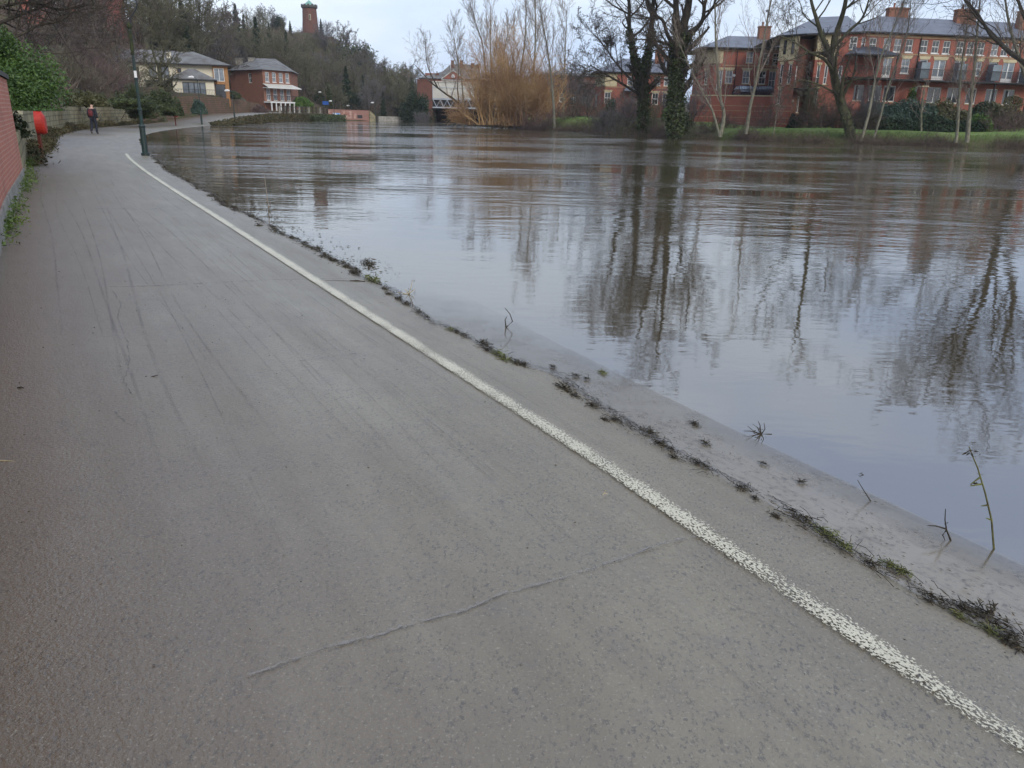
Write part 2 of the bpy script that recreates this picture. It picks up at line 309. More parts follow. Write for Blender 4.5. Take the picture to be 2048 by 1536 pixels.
CTRL = np.array([(-3, 0, 1.2), (-9, 9, 1.2), (-14, 16, 1.3), (-20, 24, 1.6), (-25, 30, 2.0), (-30, 40, 1.9), (-36, 50, 2.2), (-40, 60, 2.4), (-44, 72, 2.6), (-46, 85, 2.9), (-48, 105, 3.1), (-48, 118, 3.2), (-60, 118, 3.6),
  (-30, 10, 5), (-40, 30, 8), (-45, 45, 8), (-52, 60, 9), (-60, 80, 11), (-66, 100, 11.5), (-72, 120, 12.8), (-66, 114, 11), (-63, 124, 12.5), (-72, 128, 14), (-70, 140, 13), (-60, 140, 8), (-52, 136, 3.6), (-44, 138, 1.5), (-43, 144, 1.4), (-43, 151, 1.4), (-46, 145, 1.5), (-49, 147, 2.2), (-54, 150, 4.2), (-44, 160, 2.0), (-48, 172, 4.5),
  (-80, 60, 16), (-100, 100, 19), (-100, 160, 22), (-84, 200, 19), (-80, 240, 22), (-84, 280, 27), (-75, 300, 28.2), (-68, 302, 27), (-62, 300, 23), (-56, 285, 10.5), (-46, 270, 4.5), (-38, 250, 2), (-30, 225, 2.5), (-30, 195, 2),
  (-47, 300, 8), (-50, 330, 5), (-36, 305, 3), (-25, 330, 3), (-64, 340, 10), (-58, 310, 15), (-22, 300, 3), (-40, 350, 4), (-60, 380, 8), (-90, 380, 16), (-47, 285, 10), (-37, 285, 5), (-46, 255, 8), (-55, 265, 13), (-60, 200, 8), (-62, 240, 10), (-48, 200, 3), (-50, 230, 4.2), (-38, 175, 1.6), (-100, 320, 26), (-200, 200, 22), (-200, 0, 18), (-150, 400, 18), (0, 400, 5), (-10, 300, 3), (100, 300, 4), (300, 300, 5),
  (10, 115, 1.5), (12, 130, 1.8), (22, 115, 1.7), (20, 80, .9), (26, 78, 1.05), (30, 80, 1.1), (40, 75, .95), (50, 80, 1.1), (60, 85, 1.8), (38, 88, 1.5), (55, 88, 2.2), (70, 110, 4), (40, 100, 4), (22, 95, 1.6), (100, 90, 2.5), (200, 100, 3), (-4, 115, .8), (-5, 140, .9), (0, 130, 1)], float)
def land(P):
    d2 = ((P[:, None, :] - CTRL[None, :, :2]) ** 2).sum(2) + 4.; wt = d2 ** -1.7; return (wt * CTRL[None, :, 2]).sum(1) / wt.sum(1)
def pathz(Y): return np.interp(Y, [0, 84, 92, 100, 112, 130, 156], [0, 0, .12, .5, 1.0, 1.25, 1.3])
def height(P):
    P = np.asarray(P, float); hl = land(P); d = dist_poly(P, RIVER); ins = inside(P, RIVER)
    s = np.clip(d / 3.2, 0, 1); s = s * s * (3 - 2 * s)
    left = P[:, 0] < np.interp(P[:, 1], [0, 127, 230, 400], [0, -12, -8, 0])
    h = np.where(left & (P[:, 1] < 160), hl, -.15 + (hl + .15) * s); h = np.where(left & (P[:, 1] >= 156), -.1 + (hl + .1) * np.clip((d - 5) / 7, 0, 1), h)
    inp = inside(P, PATHPOLY) | ((dist_poly(P, PATHPOLY) < np.where(P[:, 1] < 84, 1.25, .7)) & left)
    h = np.where(inp, pathz(P[:, 1]) - .22, h)
    h = h + .12 * np.sin(P[:, 0] * .7 + 1.3 * np.sin(P[:, 1] * .5)) * np.sin(P[:, 1] * .6) * (~inp) * np.clip(d / 6, 0, 1)
    return np.where(ins, -.25 - np.minimum(d * .4, 1.3), h)
def gz(x, y): return float(height(np.array([[x, y]]))[0])
gx = np.concatenate([np.array([-1500, -1000, -700, -500, -400, -320, -260, -210, -170, -140, -120]), np.arange(-104, 72, 1.0), np.array([74, 78, 84, 92, 102, 115, 130, 150, 180, 220, 280, 400, 600, 1000, 1500])])
gy = np.concatenate([np.array([-300, -200, -120, -60, -30, -15]), np.arange(-8, 176, 1.0), np.arange(178, 340, 3.0), np.array([350, 370, 400, 450, 520, 620, 800, 1100, 1500, 2000])])
XX, YY = np.meshgrid(gx, gy); Pg = np.stack([XX.ravel(), YY.ravel()], 1); Zg = height(Pg)
nx_, ny_ = len(gx), len(gy); ii = np.arange(ny_ - 1)[:, None] * nx_ + np.arange(nx_ - 1)[None]; Fg = np.stack([ii, ii + 1, ii + nx_ + 1, ii + nx_], -1).reshape(-1, 4)
m = bpy.data.materials.new('land'); m.use_nodes = True; MAT['land'] = m; t = m.node_tree; l = t.links.new; b = t.nodes['Principled BSDF']; b.inputs['Roughness'].default_value = .95; b.inputs['Specular IOR Level'].default_value = .15
at_ = t.nodes.new('ShaderNodeAttribute'); at_.attribute_name = 'grass'; tcn = t.nodes.new('ShaderNodeTexCoord')
def noise(t, vec, sc, det=5, ro=.6):
    n = t.nodes.new('ShaderNodeTexNoise'); n.inputs['Scale'].default_value = sc; n.inputs['Detail'].default_value = det; n.inputs['Roughness'].default_value = ro; t.links.new(vec, n.inputs['Vector']); return n.outputs[0]
def ramp(t, fac, stops):
    r = t.nodes.new('ShaderNodeValToRGB'); e = r.color_ramp.elements
    while len(e) < len(stops): e.new(.5)
    for q, (p, c) in zip(e, stops): q.position = p; q.color = (*c, 1) if len(c) == 3 else c
    t.links.new(fac, r.inputs[0]); return r.outputs[0]
def mixc(t, f, a, b_, mode='MIX'):
    x = t.nodes.new('ShaderNodeMix'); x.data_type = 'RGBA'; x.blend_type = mode
    for i, q in ((0, f), (6, a), (7, b_)):
        if hasattr(q, 'is_output'): t.links.new(q, x.inputs[i])
        elif isinstance(q, (int, float)): x.inputs[i].default_value = q
        else: x.inputs[i].default_value = (*q, 1)
    return x.outputs[2]
def mrange(t, v, a, b_, c=0, d=1):
    r = t.nodes.new('ShaderNodeMapRange'); t.links.new(v, r.inputs['Value'])
    for k, q in zip(('From Min', 'From Max', 'To Min', 'To Max'), (a, b_, c, d)): r.inputs[k].default_value = q
    return r.outputs[0]
def math_(t, op, a, b_=0):
    x = t.nodes.new('ShaderNodeMath'); x.operation = op
    for i, q in ((0, a), (1, b_)):
        if hasattr(q, 'is_output'): t.links.new(q, x.inputs[i])
        else: x.inputs[i].default_value = q
    return x.outputs[0]
gc = ramp(t, noise(t, tcn.outputs['Object'], .6, 8), [(.3, (.09, .125, .038)), (.5, (.13, .19, .05)), (.7, (.19, .23, .085))])
bc = ramp(t, noise(t, tcn.outputs['Object'], .35, 9, .7), [(.3, (.04, .033, .022)), (.48, (.085, .062, .042)), (.58, (.07, .075, .03)), (.72, (.12, .085, .06))])
l(mixc(t, at_.outputs['Fac'], bc, gc), b.inputs['Base Color'])
bp = t.nodes.new('ShaderNodeBump'); bp.inputs['Strength'].default_value = .6; bp.inputs['Distance'].default_value = .15; l(noise(t, tcn.outputs['Object'], 2.5, 8, .7), bp.inputs['Height']); l(bp.outputs[0], b.inputs['Normal'])
me = mesh_np('land', np.column_stack([Pg, Zg]), Fg, 'land', True)
rightside = (Pg[:, 0] > np.interp(Pg[:, 1], [0, 105, 400], [0, 0, 0])) & (~inside(Pg, RIVER)); dr = dist_poly(Pg, RIVER)
gm_ = np.where(rightside, np.clip((dr - 1.2) / 1.5, 0, 1) * np.where((Pg[:, 0] > 9.5) & (Pg[:, 0] < 19.5) & (Pg[:, 1] < 112), .15, 1.), 0) * (Pg[:, 1] < 150)
ca = me.attributes.new('grass', 'FLOAT', 'POINT'); ca.data.foreach_set('value', gm_.astype(np.float32))
tag(link('ground', me), kind='structure')

# water
m = bpy.data.materials.new('river_water'); m.use_nodes = True; MAT['water'] = m; t = m.node_tree; l = t.links.new; b = t.nodes['Principled BSDF']
b.inputs['Base Color'].default_value = (.085, .07, .045, 1); b.inputs['Roughness'].default_value = .03; b.inputs['IOR'].default_value = 3.1; b.inputs['Specular IOR Level'].default_value = .5
def water_normal(t, k=1.):
    tcn = t.nodes.new('ShaderNodeTexCoord'); O_ = tcn.outputs['Object']
    mpv = t.nodes.new('ShaderNodeMapping'); mpv.inputs['Rotation'].default_value = (0, 0, R(14)); mpv.inputs['Scale'].default_value = (.45, 1, 1); t.links.new(O_, mpv.inputs[0])
    mpb = t.nodes.new('ShaderNodeMapping'); mpb.inputs['Rotation'].default_value = (0, 0, R(8)); mpb.inputs['Scale'].default_value = (.42, 1, 1); t.links.new(O_, mpb.inputs[0])
    big = mrange(t, noise(t, mpb.outputs[0], .11, 4, .6), .44, .62)
    sx = t.nodes.new('ShaderNodeSeparateXYZ'); t.links.new(O_, sx.inputs[0])
    far = mrange(t, sx.outputs['Y'], 8, 34)
    mask = math_(t, 'ADD', math_(t, 'MULTIPLY', math_(t, 'MULTIPLY', big, far), 1.7), math_(t, 'MULTIPLY', far, .10))
    mpc = t.nodes.new('ShaderNodeMapping'); mpc.inputs['Rotation'].default_value = (0, 0, R(10)); mpc.inputs['Scale'].default_value = (.35, 1, 1); t.links.new(O_, mpc.inputs[0])
    patch = mrange(t, noise(t, mpc.outputs[0], .33, 3, .55), .53, .63); midf = mrange(t, sx.outputs['Y'], 12, 20)
    mask = math_(t, 'ADD', mask, math_(t, 'MULTIPLY', math_(t, 'MULTIPLY', patch, midf), .7))
    mask = math_(t, 'ADD', mask, .055)
    n1 = noise(t, mpv.outputs[0], 7, 3, .5); n2 = noise(t, mpv.outputs[0], 1.7, 4, .6); n3 = noise(t, mpb.outputs[0], .8, 3, .5)
    b1 = t.nodes.new('ShaderNodeBump'); b1.inputs['Distance'].default_value = .006 * k; t.links.new(n1, b1.inputs['Height']); t.links.new(math_(t, 'ADD', math_(t, 'MULTIPLY', mask, 1.3), .06), b1.inputs['Strength'])
    b2 = t.nodes.new('ShaderNodeBump'); b2.inputs['Distance'].default_value = .065 * k; t.links.new(n2, b2.inputs['Height']); t.links.new(mask, b2.inputs['Strength']); t.links.new(b1.outputs[0], b2.inputs['Normal'])
    b3 = t.nodes.new('ShaderNodeBump'); b3.inputs['Distance'].default_value = .055 * k; t.links.new(n3, b3.inputs['Height']); t.links.new(mask, b3.inputs['Strength']); t.links.new(b2.outputs[0], b3.inputs['Normal'])
    return b3.outputs[0]
l(water_normal(t), b.inputs['Normal'])
tcn = t.nodes.new('ShaderNodeTexCoord')
l(ramp(t, noise(t, tcn.outputs['Object'], .25, 5), [(.35, (.062, .049, .028)), (.65, (.085, .068, .042))]), b.inputs['Base Color'])
me = mesh_np('river', [(-600, -200, 0), (900, -200, 0), (900, 900, 0), (-600, 900, 0)], [(0, 1, 2, 3)], 'water')
tag(link('river', me), kind='structure')

# ------------------------------------------------------------------ path
LINE = [(6.2, -6.2), (4.4, -3.2), (2.45, 0), (1.43, 1.68), (.82, 2.77), (.44, 3.47), (-.23, 4.62), (-1.92, 7.5), (-4.58, 12.06), (-7.82, 17.58), (-10.7, 22.6), (-13.66, 28.02), (-17.4, 35.5), (-22.3, 46), (-27.3, 60), (-31.8, 78), (-34.8, 95), (-37.6, 115), (-38.6, 128), (-38.3, 156)]
EDGE = [(5.6, -3.8), (2.95, 0), (1.72, 2.14), (1.54, 2.45), (1.23, 2.97), (.79, 3.76), (.34, 4.61), (-.29, 5.65), (-1.24, 7.34), (-1.99, 8.73), (-2.98, 10.4), (-4.36, 12.65), (-5.2, 14.05), (-6.98, 17.3), (-9.34, 21.3), (-11.4, 25.4), (-12.7, 27.8), (-16.6, 35.5), (-21.5, 46), (-26.4, 60), (-30.6, 78), (-33.5, 95), (-36.4, 115), (-37.5, 128), (-37.2, 156)]
def smooth_curve(P, n=6):
    a = np.array(P, float); out = []
    for i in range(len(a) - 1):
        p0, p1, p2, p3 = a[max(i - 1, 0)], a[i], a[i + 1], a[min(i + 2, len(a) - 1)]
        for s in np.linspace(0, 1, n, endpoint=False): out.append(.5 * ((2 * p1) + (-p0 + p2) * s + (2 * p0 - 5 * p1 + 4 * p2 - p3) * s * s + (-p0 + 3 * p1 - 3 * p2 + p3) * s ** 3))
    out.append(a[-1]); return np.array(out)
LC = smooth_curve(LINE); LS = np.concatenate([[0], np.cumsum(np.linalg.norm(np.diff(LC, axis=0), axis=1))])
s0 = np.interp(0, LC[:, 1], LS); LS -= s0
def line_pt(s): return np.array([np.interp(s, LS, LC[:, 0]), np.interp(s, LS, LC[:, 1])])
def line_fr(s):
    a, b_ = line_pt(s - .15), line_pt(s + .15); d = (b_ - a) / np.linalg.norm(b_ - a); return line_pt(s), d, np.array([d[1], -d[0]])
def uvof(X, Y):
    xl = np.interp(Y, LC[:, 1], LC[:, 0]); dx = (np.interp(Y + .3, LC[:, 1], LC[:, 0]) - np.interp(Y - .3, LC[:, 1], LC[:, 0])) / .6
    cs = 1 / np.sqrt(1 + dx * dx); return np.stack([(X - xl) * cs, np.interp(Y, LC[:, 1], LS) + (X - xl) * cs * dx * -1], -1)
ys = np.concatenate([np.arange(-6, 14, .12), np.arange(14, 40, .4), np.arange(40, 156.5, 1.)])
Wc = smooth_curve(WALL); Ec = smooth_curve(EDGE); Kc = smooth_curve(LEDGE)
wx = np.interp(ys, Wc[:, 1], Wc[:, 0]) - .12; rs = np.random.RandomState(3)
jit = np.interp(ys, np.arange(-6, 157, .35), rs.normal(0, .045, len(np.arange(-6, 157, .35))))
ex_ = np.interp(ys, Ec[:, 1], Ec[:, 0]) + jit * np.clip(1, .4, 1); kx = np.interp(ys, Kc[:, 1], Kc[:, 0]) + .06
nc = 30; V = []; U = []
for j, y in enumerate(ys):
    xs = wx[j] + (ex_[j] - wx[j]) * np.linspace(0, 1, nc); z = pathz(y) + .012 + np.clip((ex_[j] - xs) / 1.5, 0, 1) * .008 - .010 * (np.linspace(0, 1, nc) > .999)
    V.append(np.stack([xs, np.full(nc, y), z], 1)); U.append(uvof(xs, np.full(nc, y)))
V = np.concatenate(V); U = np.concatenate(U); jj = np.arange(len(ys) - 1)[:, None] * nc + np.arange(nc - 1)[None]; Fp = np.stack([jj, jj + 1, jj + nc + 1, jj + nc], -1).reshape(-1, 4)
def asphalt(name, kerb=False, track=False, crack=False, paint=False):
    m = bpy.data.materials.new(name); m.use_nodes = True; MAT[name] = m; t = m.node_tree; l = t.links.new; b = t.nodes['Principled BSDF']
    uv = t.nodes.new('ShaderNodeUVMap'); uv.uv_map = 'UVMap'; tcn = t.nodes.new('ShaderNodeTexCoord'); O_ = tcn.outputs['Object']
    mpv = t.nodes.new('ShaderNodeMapping'); mpv.inputs['Scale'].default_value = (1.7, .22, 1); l(uv.outputs[0], mpv.inputs[0])
    sx = t.nodes.new('ShaderNodeSeparateXYZ'); l(uv.outputs[0], sx.inputs[0])
    streak = noise(t, mpv.outputs[0], 1.6, 6, .65); blot = noise(t, O_, 1.1, 7, .65)
    base = ramp(t, streak, [(.3, (.146, .120, .072)), (.5, (.185, .154, .095)), (.7, (.224, .189, .120))])
    base = mixc(t, mrange(t, blot, .45, .62, 0, .65), base, (.150, .120, .076)); base = mixc(t, mrange(t, noise(t, O_, .55, 6, .6), .5, .66, 0, .6), base, (.176, .153, .098)); base = mixc(t, mrange(t, noise(t, O_, 7, 6, .75), .54, .66, 0, .35), base, (.12, .10, .085))
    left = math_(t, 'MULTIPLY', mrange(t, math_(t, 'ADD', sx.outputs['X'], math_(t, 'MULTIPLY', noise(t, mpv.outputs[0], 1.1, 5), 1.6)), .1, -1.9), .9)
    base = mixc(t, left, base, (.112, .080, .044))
    mps = t.nodes.new('ShaderNodeMapping'); mps.inputs['Scale'].default_value = (1, .6, 1); l(O_, mps.inputs[0]); speck = noise(t, mps.outputs[0], 78, 3, .7); gate = mrange(t, noise(t, O_, 2.6, 5, .7), .35, .62, .25, 1)
    base = mixc(t, math_(t, 'MULTIPLY', mrange(t, speck, .545, .62), math_(t, 'MULTIPLY', gate, .85)), base, (.055, .045, .03))
    base = mixc(t, math_(t, 'MULTIPLY', mrange(t, noise(t, O_, 95, 2, .6), .6, .7), .5), base, (.33, .30, .22))
    ro = mrange(t, streak, .3, .7, .50, .33)
    if kerb:
        mpk = t.nodes.new('ShaderNodeMapping'); mpk.inputs['Scale'].default_value = (14, 2.2, 1); l(uv.outputs[0], mpk.inputs[0]); strk = mrange(t, noise(t, mpk.outputs[0], 2.2, 6, .75), .5, .64, 0, .75)
        mud = mrange(t, noise(t, O_, 2.2, 6, .7), .42, .56)
        fine = mrange(t, noise(t, O_, 30, 4, .7), .52, .66)
        base = mixc(t, math_(t, 'MULTIPLY', mud, fine), (.215, .182, .128), (.08, .062, .042)); base = mixc(t, math_(t, 'MULTIPLY', strk, mrange(t, mud, 0, 1, .25, 1)), base, (.105, .08, .052)); ro = mrange(t, mud, 0, 1, .06, .3)
    if kerb:
        uk = t.nodes.new('ShaderNodeUVMap'); uk.uv_map = 'Across'; sk = t.nodes.new('ShaderNodeSeparateXYZ'); l(uk.outputs[0], sk.inputs[0])
        fy = mrange(t, sx.outputs['Y'], 3.8, 9.0, 1, .0)
        fa = mrange(t, math_(t, 'ADD', sk.outputs['X'], mrange(t, noise(t, O_, 1.7, 5), .3, .7, -.16, .16)), .62, 1.1, 1, .25)
        tr = t.nodes.new('ShaderNodeBsdfTransparent'); mxs = t.nodes.new('ShaderNodeMixShader'); l(math_(t, 'MULTIPLY', fa, fy), mxs.inputs[0]); l(tr.outputs[0], mxs.inputs[1]); l(b.outputs[0], mxs.inputs[2]); l(mxs.outputs[0], t.nodes['Material Output'].inputs[0])
    l(base, b.inputs['Base Color']); l(ro, b.inputs['Roughness']); b.inputs['IOR'].default_value = 1.85; b.inputs['Specular IOR Level'].default_value = .5
    bp = t.nodes.new('ShaderNodeBump'); bp.inputs['Strength'].default_value = .1 if kerb else .8; bp.inputs['Distance'].default_value = .005
    l(math_(t, 'ADD', noise(t, O_, 70, 3, .6), math_(t, 'MULTIPLY', blot, 3)), bp.inputs['Height']); l(bp.outputs[0], b.inputs['Normal'])
    if track or crack or paint:
        tr = t.nodes.new('ShaderNodeBsdfTransparent'); mxs = t.nodes.new('ShaderNodeMixShader')
        if paint:
            uvn = uv.outputs[0]; mpp = t.nodes.new('ShaderNodeMapping'); mpp.inputs['Scale'].default_value = (1, .55, 1); l(uvn, mpp.inputs[0])
            edge = mrange(t, math_(t, 'ABSOLUTE', math_(t, 'SUBTRACT', sx.outputs['X'], -.008)), .022, .06, 0, .16)
            wear = math_(t, 'ADD', edge, mrange(t, noise(t, O_, 2.6, 6, .7), .4, .66, -.03, .085)); wear = math_(t, 'ADD', wear, mrange(t, sx.outputs['Y'], 2.6, 1.2, 0, .015)); far = mrange(t, sx.outputs['Y'], 2.5, 10., 0, .10)
            th = math_(t, 'SUBTRACT', math_(t, 'ADD', wear, .455), far); nn_ = noise(t, mpp.outputs[0], 125, 3, .55)
            a = mrange(t, math_(t, 'SUBTRACT', nn_, th), -.012, .03)
            l(mixc(t, noise(t, O_, 6, 4), (.47, .43, .30), (.64, .60, .44)), b.inputs['Base Color']); b.inputs['Roughness'].default_value = .5
            for k in list(b.inputs['Roughness'].links): t.links.remove(k)
        else:
            # across-ribbon coordinate is stored in a second uv map
            u2 = t.nodes.new('ShaderNodeUVMap'); u2.uv_map = 'Across'; s2 = t.nodes.new('ShaderNodeSeparateXYZ'); l(u2.outputs[0], s2.inputs[0])
            soft = mrange(t, math_(t, 'ABSOLUTE', s2.outputs['X']), 1.0, .25)
            gap = mrange(t, noise(t, O_, 1.4 if track else 9, 4, .7), .38 if crack else .36, .6)
            endf = mrange(t, math_(t, 'ABSOLUTE', math_(t, 'SUBTRACT', s2.outputs['Y'], .5)), .5, .32 if track else .485)
            a = math_(t, 'MULTIPLY', math_(t, 'MULTIPLY', math_(t, 'MULTIPLY', soft, gap), endf), .6 if crack else .22)
            for k in list(b.inputs['Base Color'].links): t.links.remove(k)
            b.inputs['Base Color'].default_value = (.05, .042, .035, 1) if crack else (.085, .072, .06, 1)
        l(a, mxs.inputs[0]); l(tr.outputs[0], mxs.inputs[1]); l(b.outputs[0], mxs.inputs[2]); l(mxs.outputs[0], t.nodes['Material Output'].inputs[0])
    return m
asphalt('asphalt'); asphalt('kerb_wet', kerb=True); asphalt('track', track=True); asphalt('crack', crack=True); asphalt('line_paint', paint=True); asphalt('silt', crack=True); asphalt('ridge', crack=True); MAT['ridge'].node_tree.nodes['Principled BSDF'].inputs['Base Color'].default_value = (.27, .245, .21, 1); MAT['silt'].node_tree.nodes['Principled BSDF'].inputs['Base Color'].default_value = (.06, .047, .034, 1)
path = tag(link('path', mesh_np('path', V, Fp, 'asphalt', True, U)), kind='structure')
# submerged kerb
nk = 8; V = []; U = []
sel = ys < 40
for j, y in enumerate(ys[sel]):
    xs = ex_[j] - .05 + (kx[j] - ex_[j] + .05) * np.linspace(0, 1, nk) + (.02 * math.sin(y * 3.1) if False else 0); V.append(np.stack([xs, np.full(nk, y), np.full(nk, .0035)], 1)); U.append(uvof(xs, np.full(nk, y)))
V = np.concatenate(V); U = np.concatenate(U); jj = np.arange(sel.sum() - 1)[:, None] * nk + np.arange(nk - 1)[None]; Fk = np.stack([jj, jj + 1, jj + nk + 1, jj + nk], -1).reshape(-1, 4)
me = mesh_np('kerb', V, Fk, 'kerb_wet', True, U); a = me.uv_layers.new(name='Across'); kk = np.tile(np.linspace(0, 1, nk), int(sel.sum())); a.data.foreach_set('uv', np.stack([kk[Fk.ravel()], np.zeros(Fk.size)], 1).astype(np.float32).ravel())
tag(link('kerb', me), kind='structure')
def ribbon_np(P, width, z, uvl=True):
    P = np.asarray(P, float); d = np.gradient(P, axis=0); d /= np.linalg.norm(d, axis=1, keepdims=True); nrm = np.stack([d[:, 1], -d[:, 0]], 1); w = np.broadcast_to(width, (len(P),))[:, None]
    zz = np.broadcast_to(z, (len(P),)) if not hasattr(z, '__len__') else z
    V = np.concatenate([np.column_stack([P - nrm * w / 2, zz]), np.column_stack([P, zz]), np.column_stack([P + nrm * w / 2, zz])]); n = len(P); i = np.arange(n - 1)
    Fq = np.concatenate([np.stack([i, i + n, i + n + 1, i + 1], 1), np.stack([i + n, i + 2 * n, i + 2 * n + 1, i + n + 1], 1)])
    U = uvof(V[:, 0], V[:, 1]); Ac = np.concatenate([np.full(n, -1.), np.zeros(n), np.ones(n)]); return V, Fq, U, Ac
def ribbons(name, L_, m):
    Vs, Fs, Us, As = [], [], [], []; o = 0
    for V, Fq, U, Ac in L_: Vs.append(V); Fs.append(Fq + o); Us.append(U); As.append(np.stack([Ac, np.tile(np.linspace(0, 1, len(V) // 3), 3)], 1)); o += len(V)
    Fq = np.concatenate(Fs); me = mesh_np(name, np.concatenate(Vs), Fq, m, True, np.concatenate(Us))
    a = me.uv_layers.new(name='Across'); aa = np.concatenate(As); a.data.foreach_set('uv', aa[Fq.ravel()].astype(np.float32).ravel())
    return me
ss = np.arange(-5, 33.5, .08); fr = [line_fr(s) for s in ss]; LP = np.array([f[0] for f in fr])
V, Fq, U, Ac = ribbon_np(LP, .108, .0255); U[:, 0] = np.concatenate([np.full(len(LP), -.054), np.zeros(len(LP)), np.full(len(LP), .054)]); U[:, 1] = np.tile(ss, 3)
o = link('line_marking', ribbons('line_marking', [(V, Fq, U, Ac)], 'line_paint'), path)
rnd = random.Random(5); trk = []
for u0, wd, a_, b_, am in [(-.24, .014, 2, 16, .03), (-.5, .016, 1.8, 22, .04), (-.70, .02, 2, 20, .06), (-1.15, .03, 4, 22, .05), (-1.5, .03, 3, 18, .06), (-1.95, .06, 4, 18, .05), (-.30, .022, 1.2, 22, .05), (-.42, .022, 1.5, 24, .05), (-.62, .03, 1.5, 18, .05), (-.80, .03, 3, 26, .07), (-.92, .05, 3.2, 26, .07), (-1.05, .03, 3.5, 20, .08), (-1.25, .05, 3.6, 24, .07), (-1.42, .035, 5, 26, .07), (-1.6, .07, 4, 20, .08), (-1.85, .05, 5, 24, .06), (-2.05, .03, 6, 22, .07), (-.17, .02, 1.6, 9, .02), (-.55, .018, 0, 12, .06), (-2.3, .06, 7, 24, .05), (.13, .02, 3, 9, .01)]:
    s_ = np.arange(a_, b_, .15); ph = rnd.uniform(0, 6); uu = u0 + am * 1.4 * np.sin(s_ * .28 + ph) + am * .3 * np.sin(s_ * .7 + ph * 2)
    P = np.array([line_pt(s) + line_fr(s)[2] * u for s, u in zip(s_, uu)]); trk.append(ribbon_np(P, wd * (.6 if wd < .025 else .5), .0235 + .0003 * len(trk) / 15))
o = link('tyre_track', ribbons('tyre_track', trk, 'track'), path); o['kind'] = 'stuff'
crk = []
def jag(px, amp=.012, w=.014):
    P = np.array([G(*p)[:2] for p in px]); s = np.concatenate([[0], np.cumsum(np.linalg.norm(np.diff(P, axis=0), axis=1))]); q = np.arange(0, s[-1], .018)
    X = np.stack([np.interp(q, s, P[:, 0]), np.interp(q, s, P[:, 1])], 1); r = np.random.RandomState(len(crk)); X += np.cumsum(r.normal(0, amp * .4, X.shape), 0) * .35 + r.normal(0, amp * .25, X.shape)
    wd = w * np.clip(1 + r.normal(0, .35, len(X)), .4, 2); crk.append(ribbon_np(X, wd, .0242))
jag([(460, 1385), (560, 1345), (640, 1312), (760, 1285), (850, 1255), (930, 1235), (990, 1208), (1090, 1182), (1180, 1155), (1250, 1130), (1330, 1098), (1400, 1085), (1435, 1075), (1455, 1066)], .006, .008)
jag([(215, 578), (330, 575), (420, 570), (560, 563), (640, 562), (740, 560)], .012, .022); jag([(600, 728), (700, 715), (760, 712)], .01, .016)
jag([(225, 585), (245, 610), (240, 640), (262, 690), (258, 730), (245, 770), (265, 800)], .012, .009); jag([(230, 830), (245, 845), (262, 860)], .01, .014); jag([(190, 420), (300, 422), (400, 410)], .02, .03)
yy_ = np.arange(1.6, 30, .05); rr_ = np.random.RandomState(8)
slt = []
for off_, wd_ in ((0, .016), (.03, .02)):
    X_ = np.interp(yy_, ys, ex_) + off_ * .87 * (1 + yy_ / 20) + np.interp(yy_, yy_[::6], rr_.normal(0, .012, len(yy_[::6]))); slt.append(ribbon_np(np.stack([X_, yy_ + off_ * .5], 1), wd_ * np.clip(1 + np.interp(yy_, yy_[::8], rr_.normal(0, .5, len(yy_[::8]))), .25, 2.2) * (1 + yy_ / 14), .0165 if off_ <= 0 else .0075))
o = link('silt_line', ribbons('silt_line', slt, 'silt'), path); o['kind'] = 'stuff'
V0_, F0_, U0_, A0_ = crk[0]; n0_ = len(V0_) // 3; Pm = V0_[n0_:2 * n0_, :2] + [.0, .013]; rj = np.random.RandomState(4); Pm = Pm + np.cumsum(rj.normal(0, .0022, Pm.shape), 0) * .4 + rj.normal(0, .0025, Pm.shape)
o = link('crack_ridge', ribbons('crack_ridge', [ribbon_np(Pm, .016 * np.clip(1 + rj.normal(0, .45, len(Pm)), .3, 2), .0238)], 'ridge'), path); o['kind'] = 'stuff'
ribbons_me = ribbons('crack', crk, 'crack'); o = link('crack', ribbons_me, path); o['kind'] = 'stuff'

# ------------------------------------------------------------------ trees
class TP:  # branching parameters per level
    def __init__(s, nseg, nch, ang, lr, rr, trop, jit, start): s.nseg, s.nch, s.ang, s.lr, s.rr, s.trop, s.jit, s.start = nseg, nch, ang, lr, rr, trop, jit, start
OAK = TP([7, 6, 5, 4, 3], [13, 8, 7, 5, 0], [(35, 65), (30, 60), (30, 65), (30, 70)], [.62, .5, .45, .42], [.5, .45, .45, .5], [.05, .10, .08, .0, -.05], [.08, .16, .2, .22, .25], [.28, .2, .15, .1])
UPR = TP([9, 5, 4, 3, 3], [18, 8, 6, 0, 0], [(18, 38), (18, 40), (20, 45)], [.34, .45, .45], [.36, .45, .5], [.02, .14, .1, .05, 0], [.03, .08, .12, .15, .1], [.22, .15, .1])
MULTI = TP([6, 5, 4, 3, 3], [9, 7, 5, 0, 0], [(25, 55), (25, 50), (25, 60)], [.5, .5, .45], [.5, .5, .55], [.06, .1, .05, 0, 0], [.12, .16, .2, .2, .2], [.25, .15, .1])
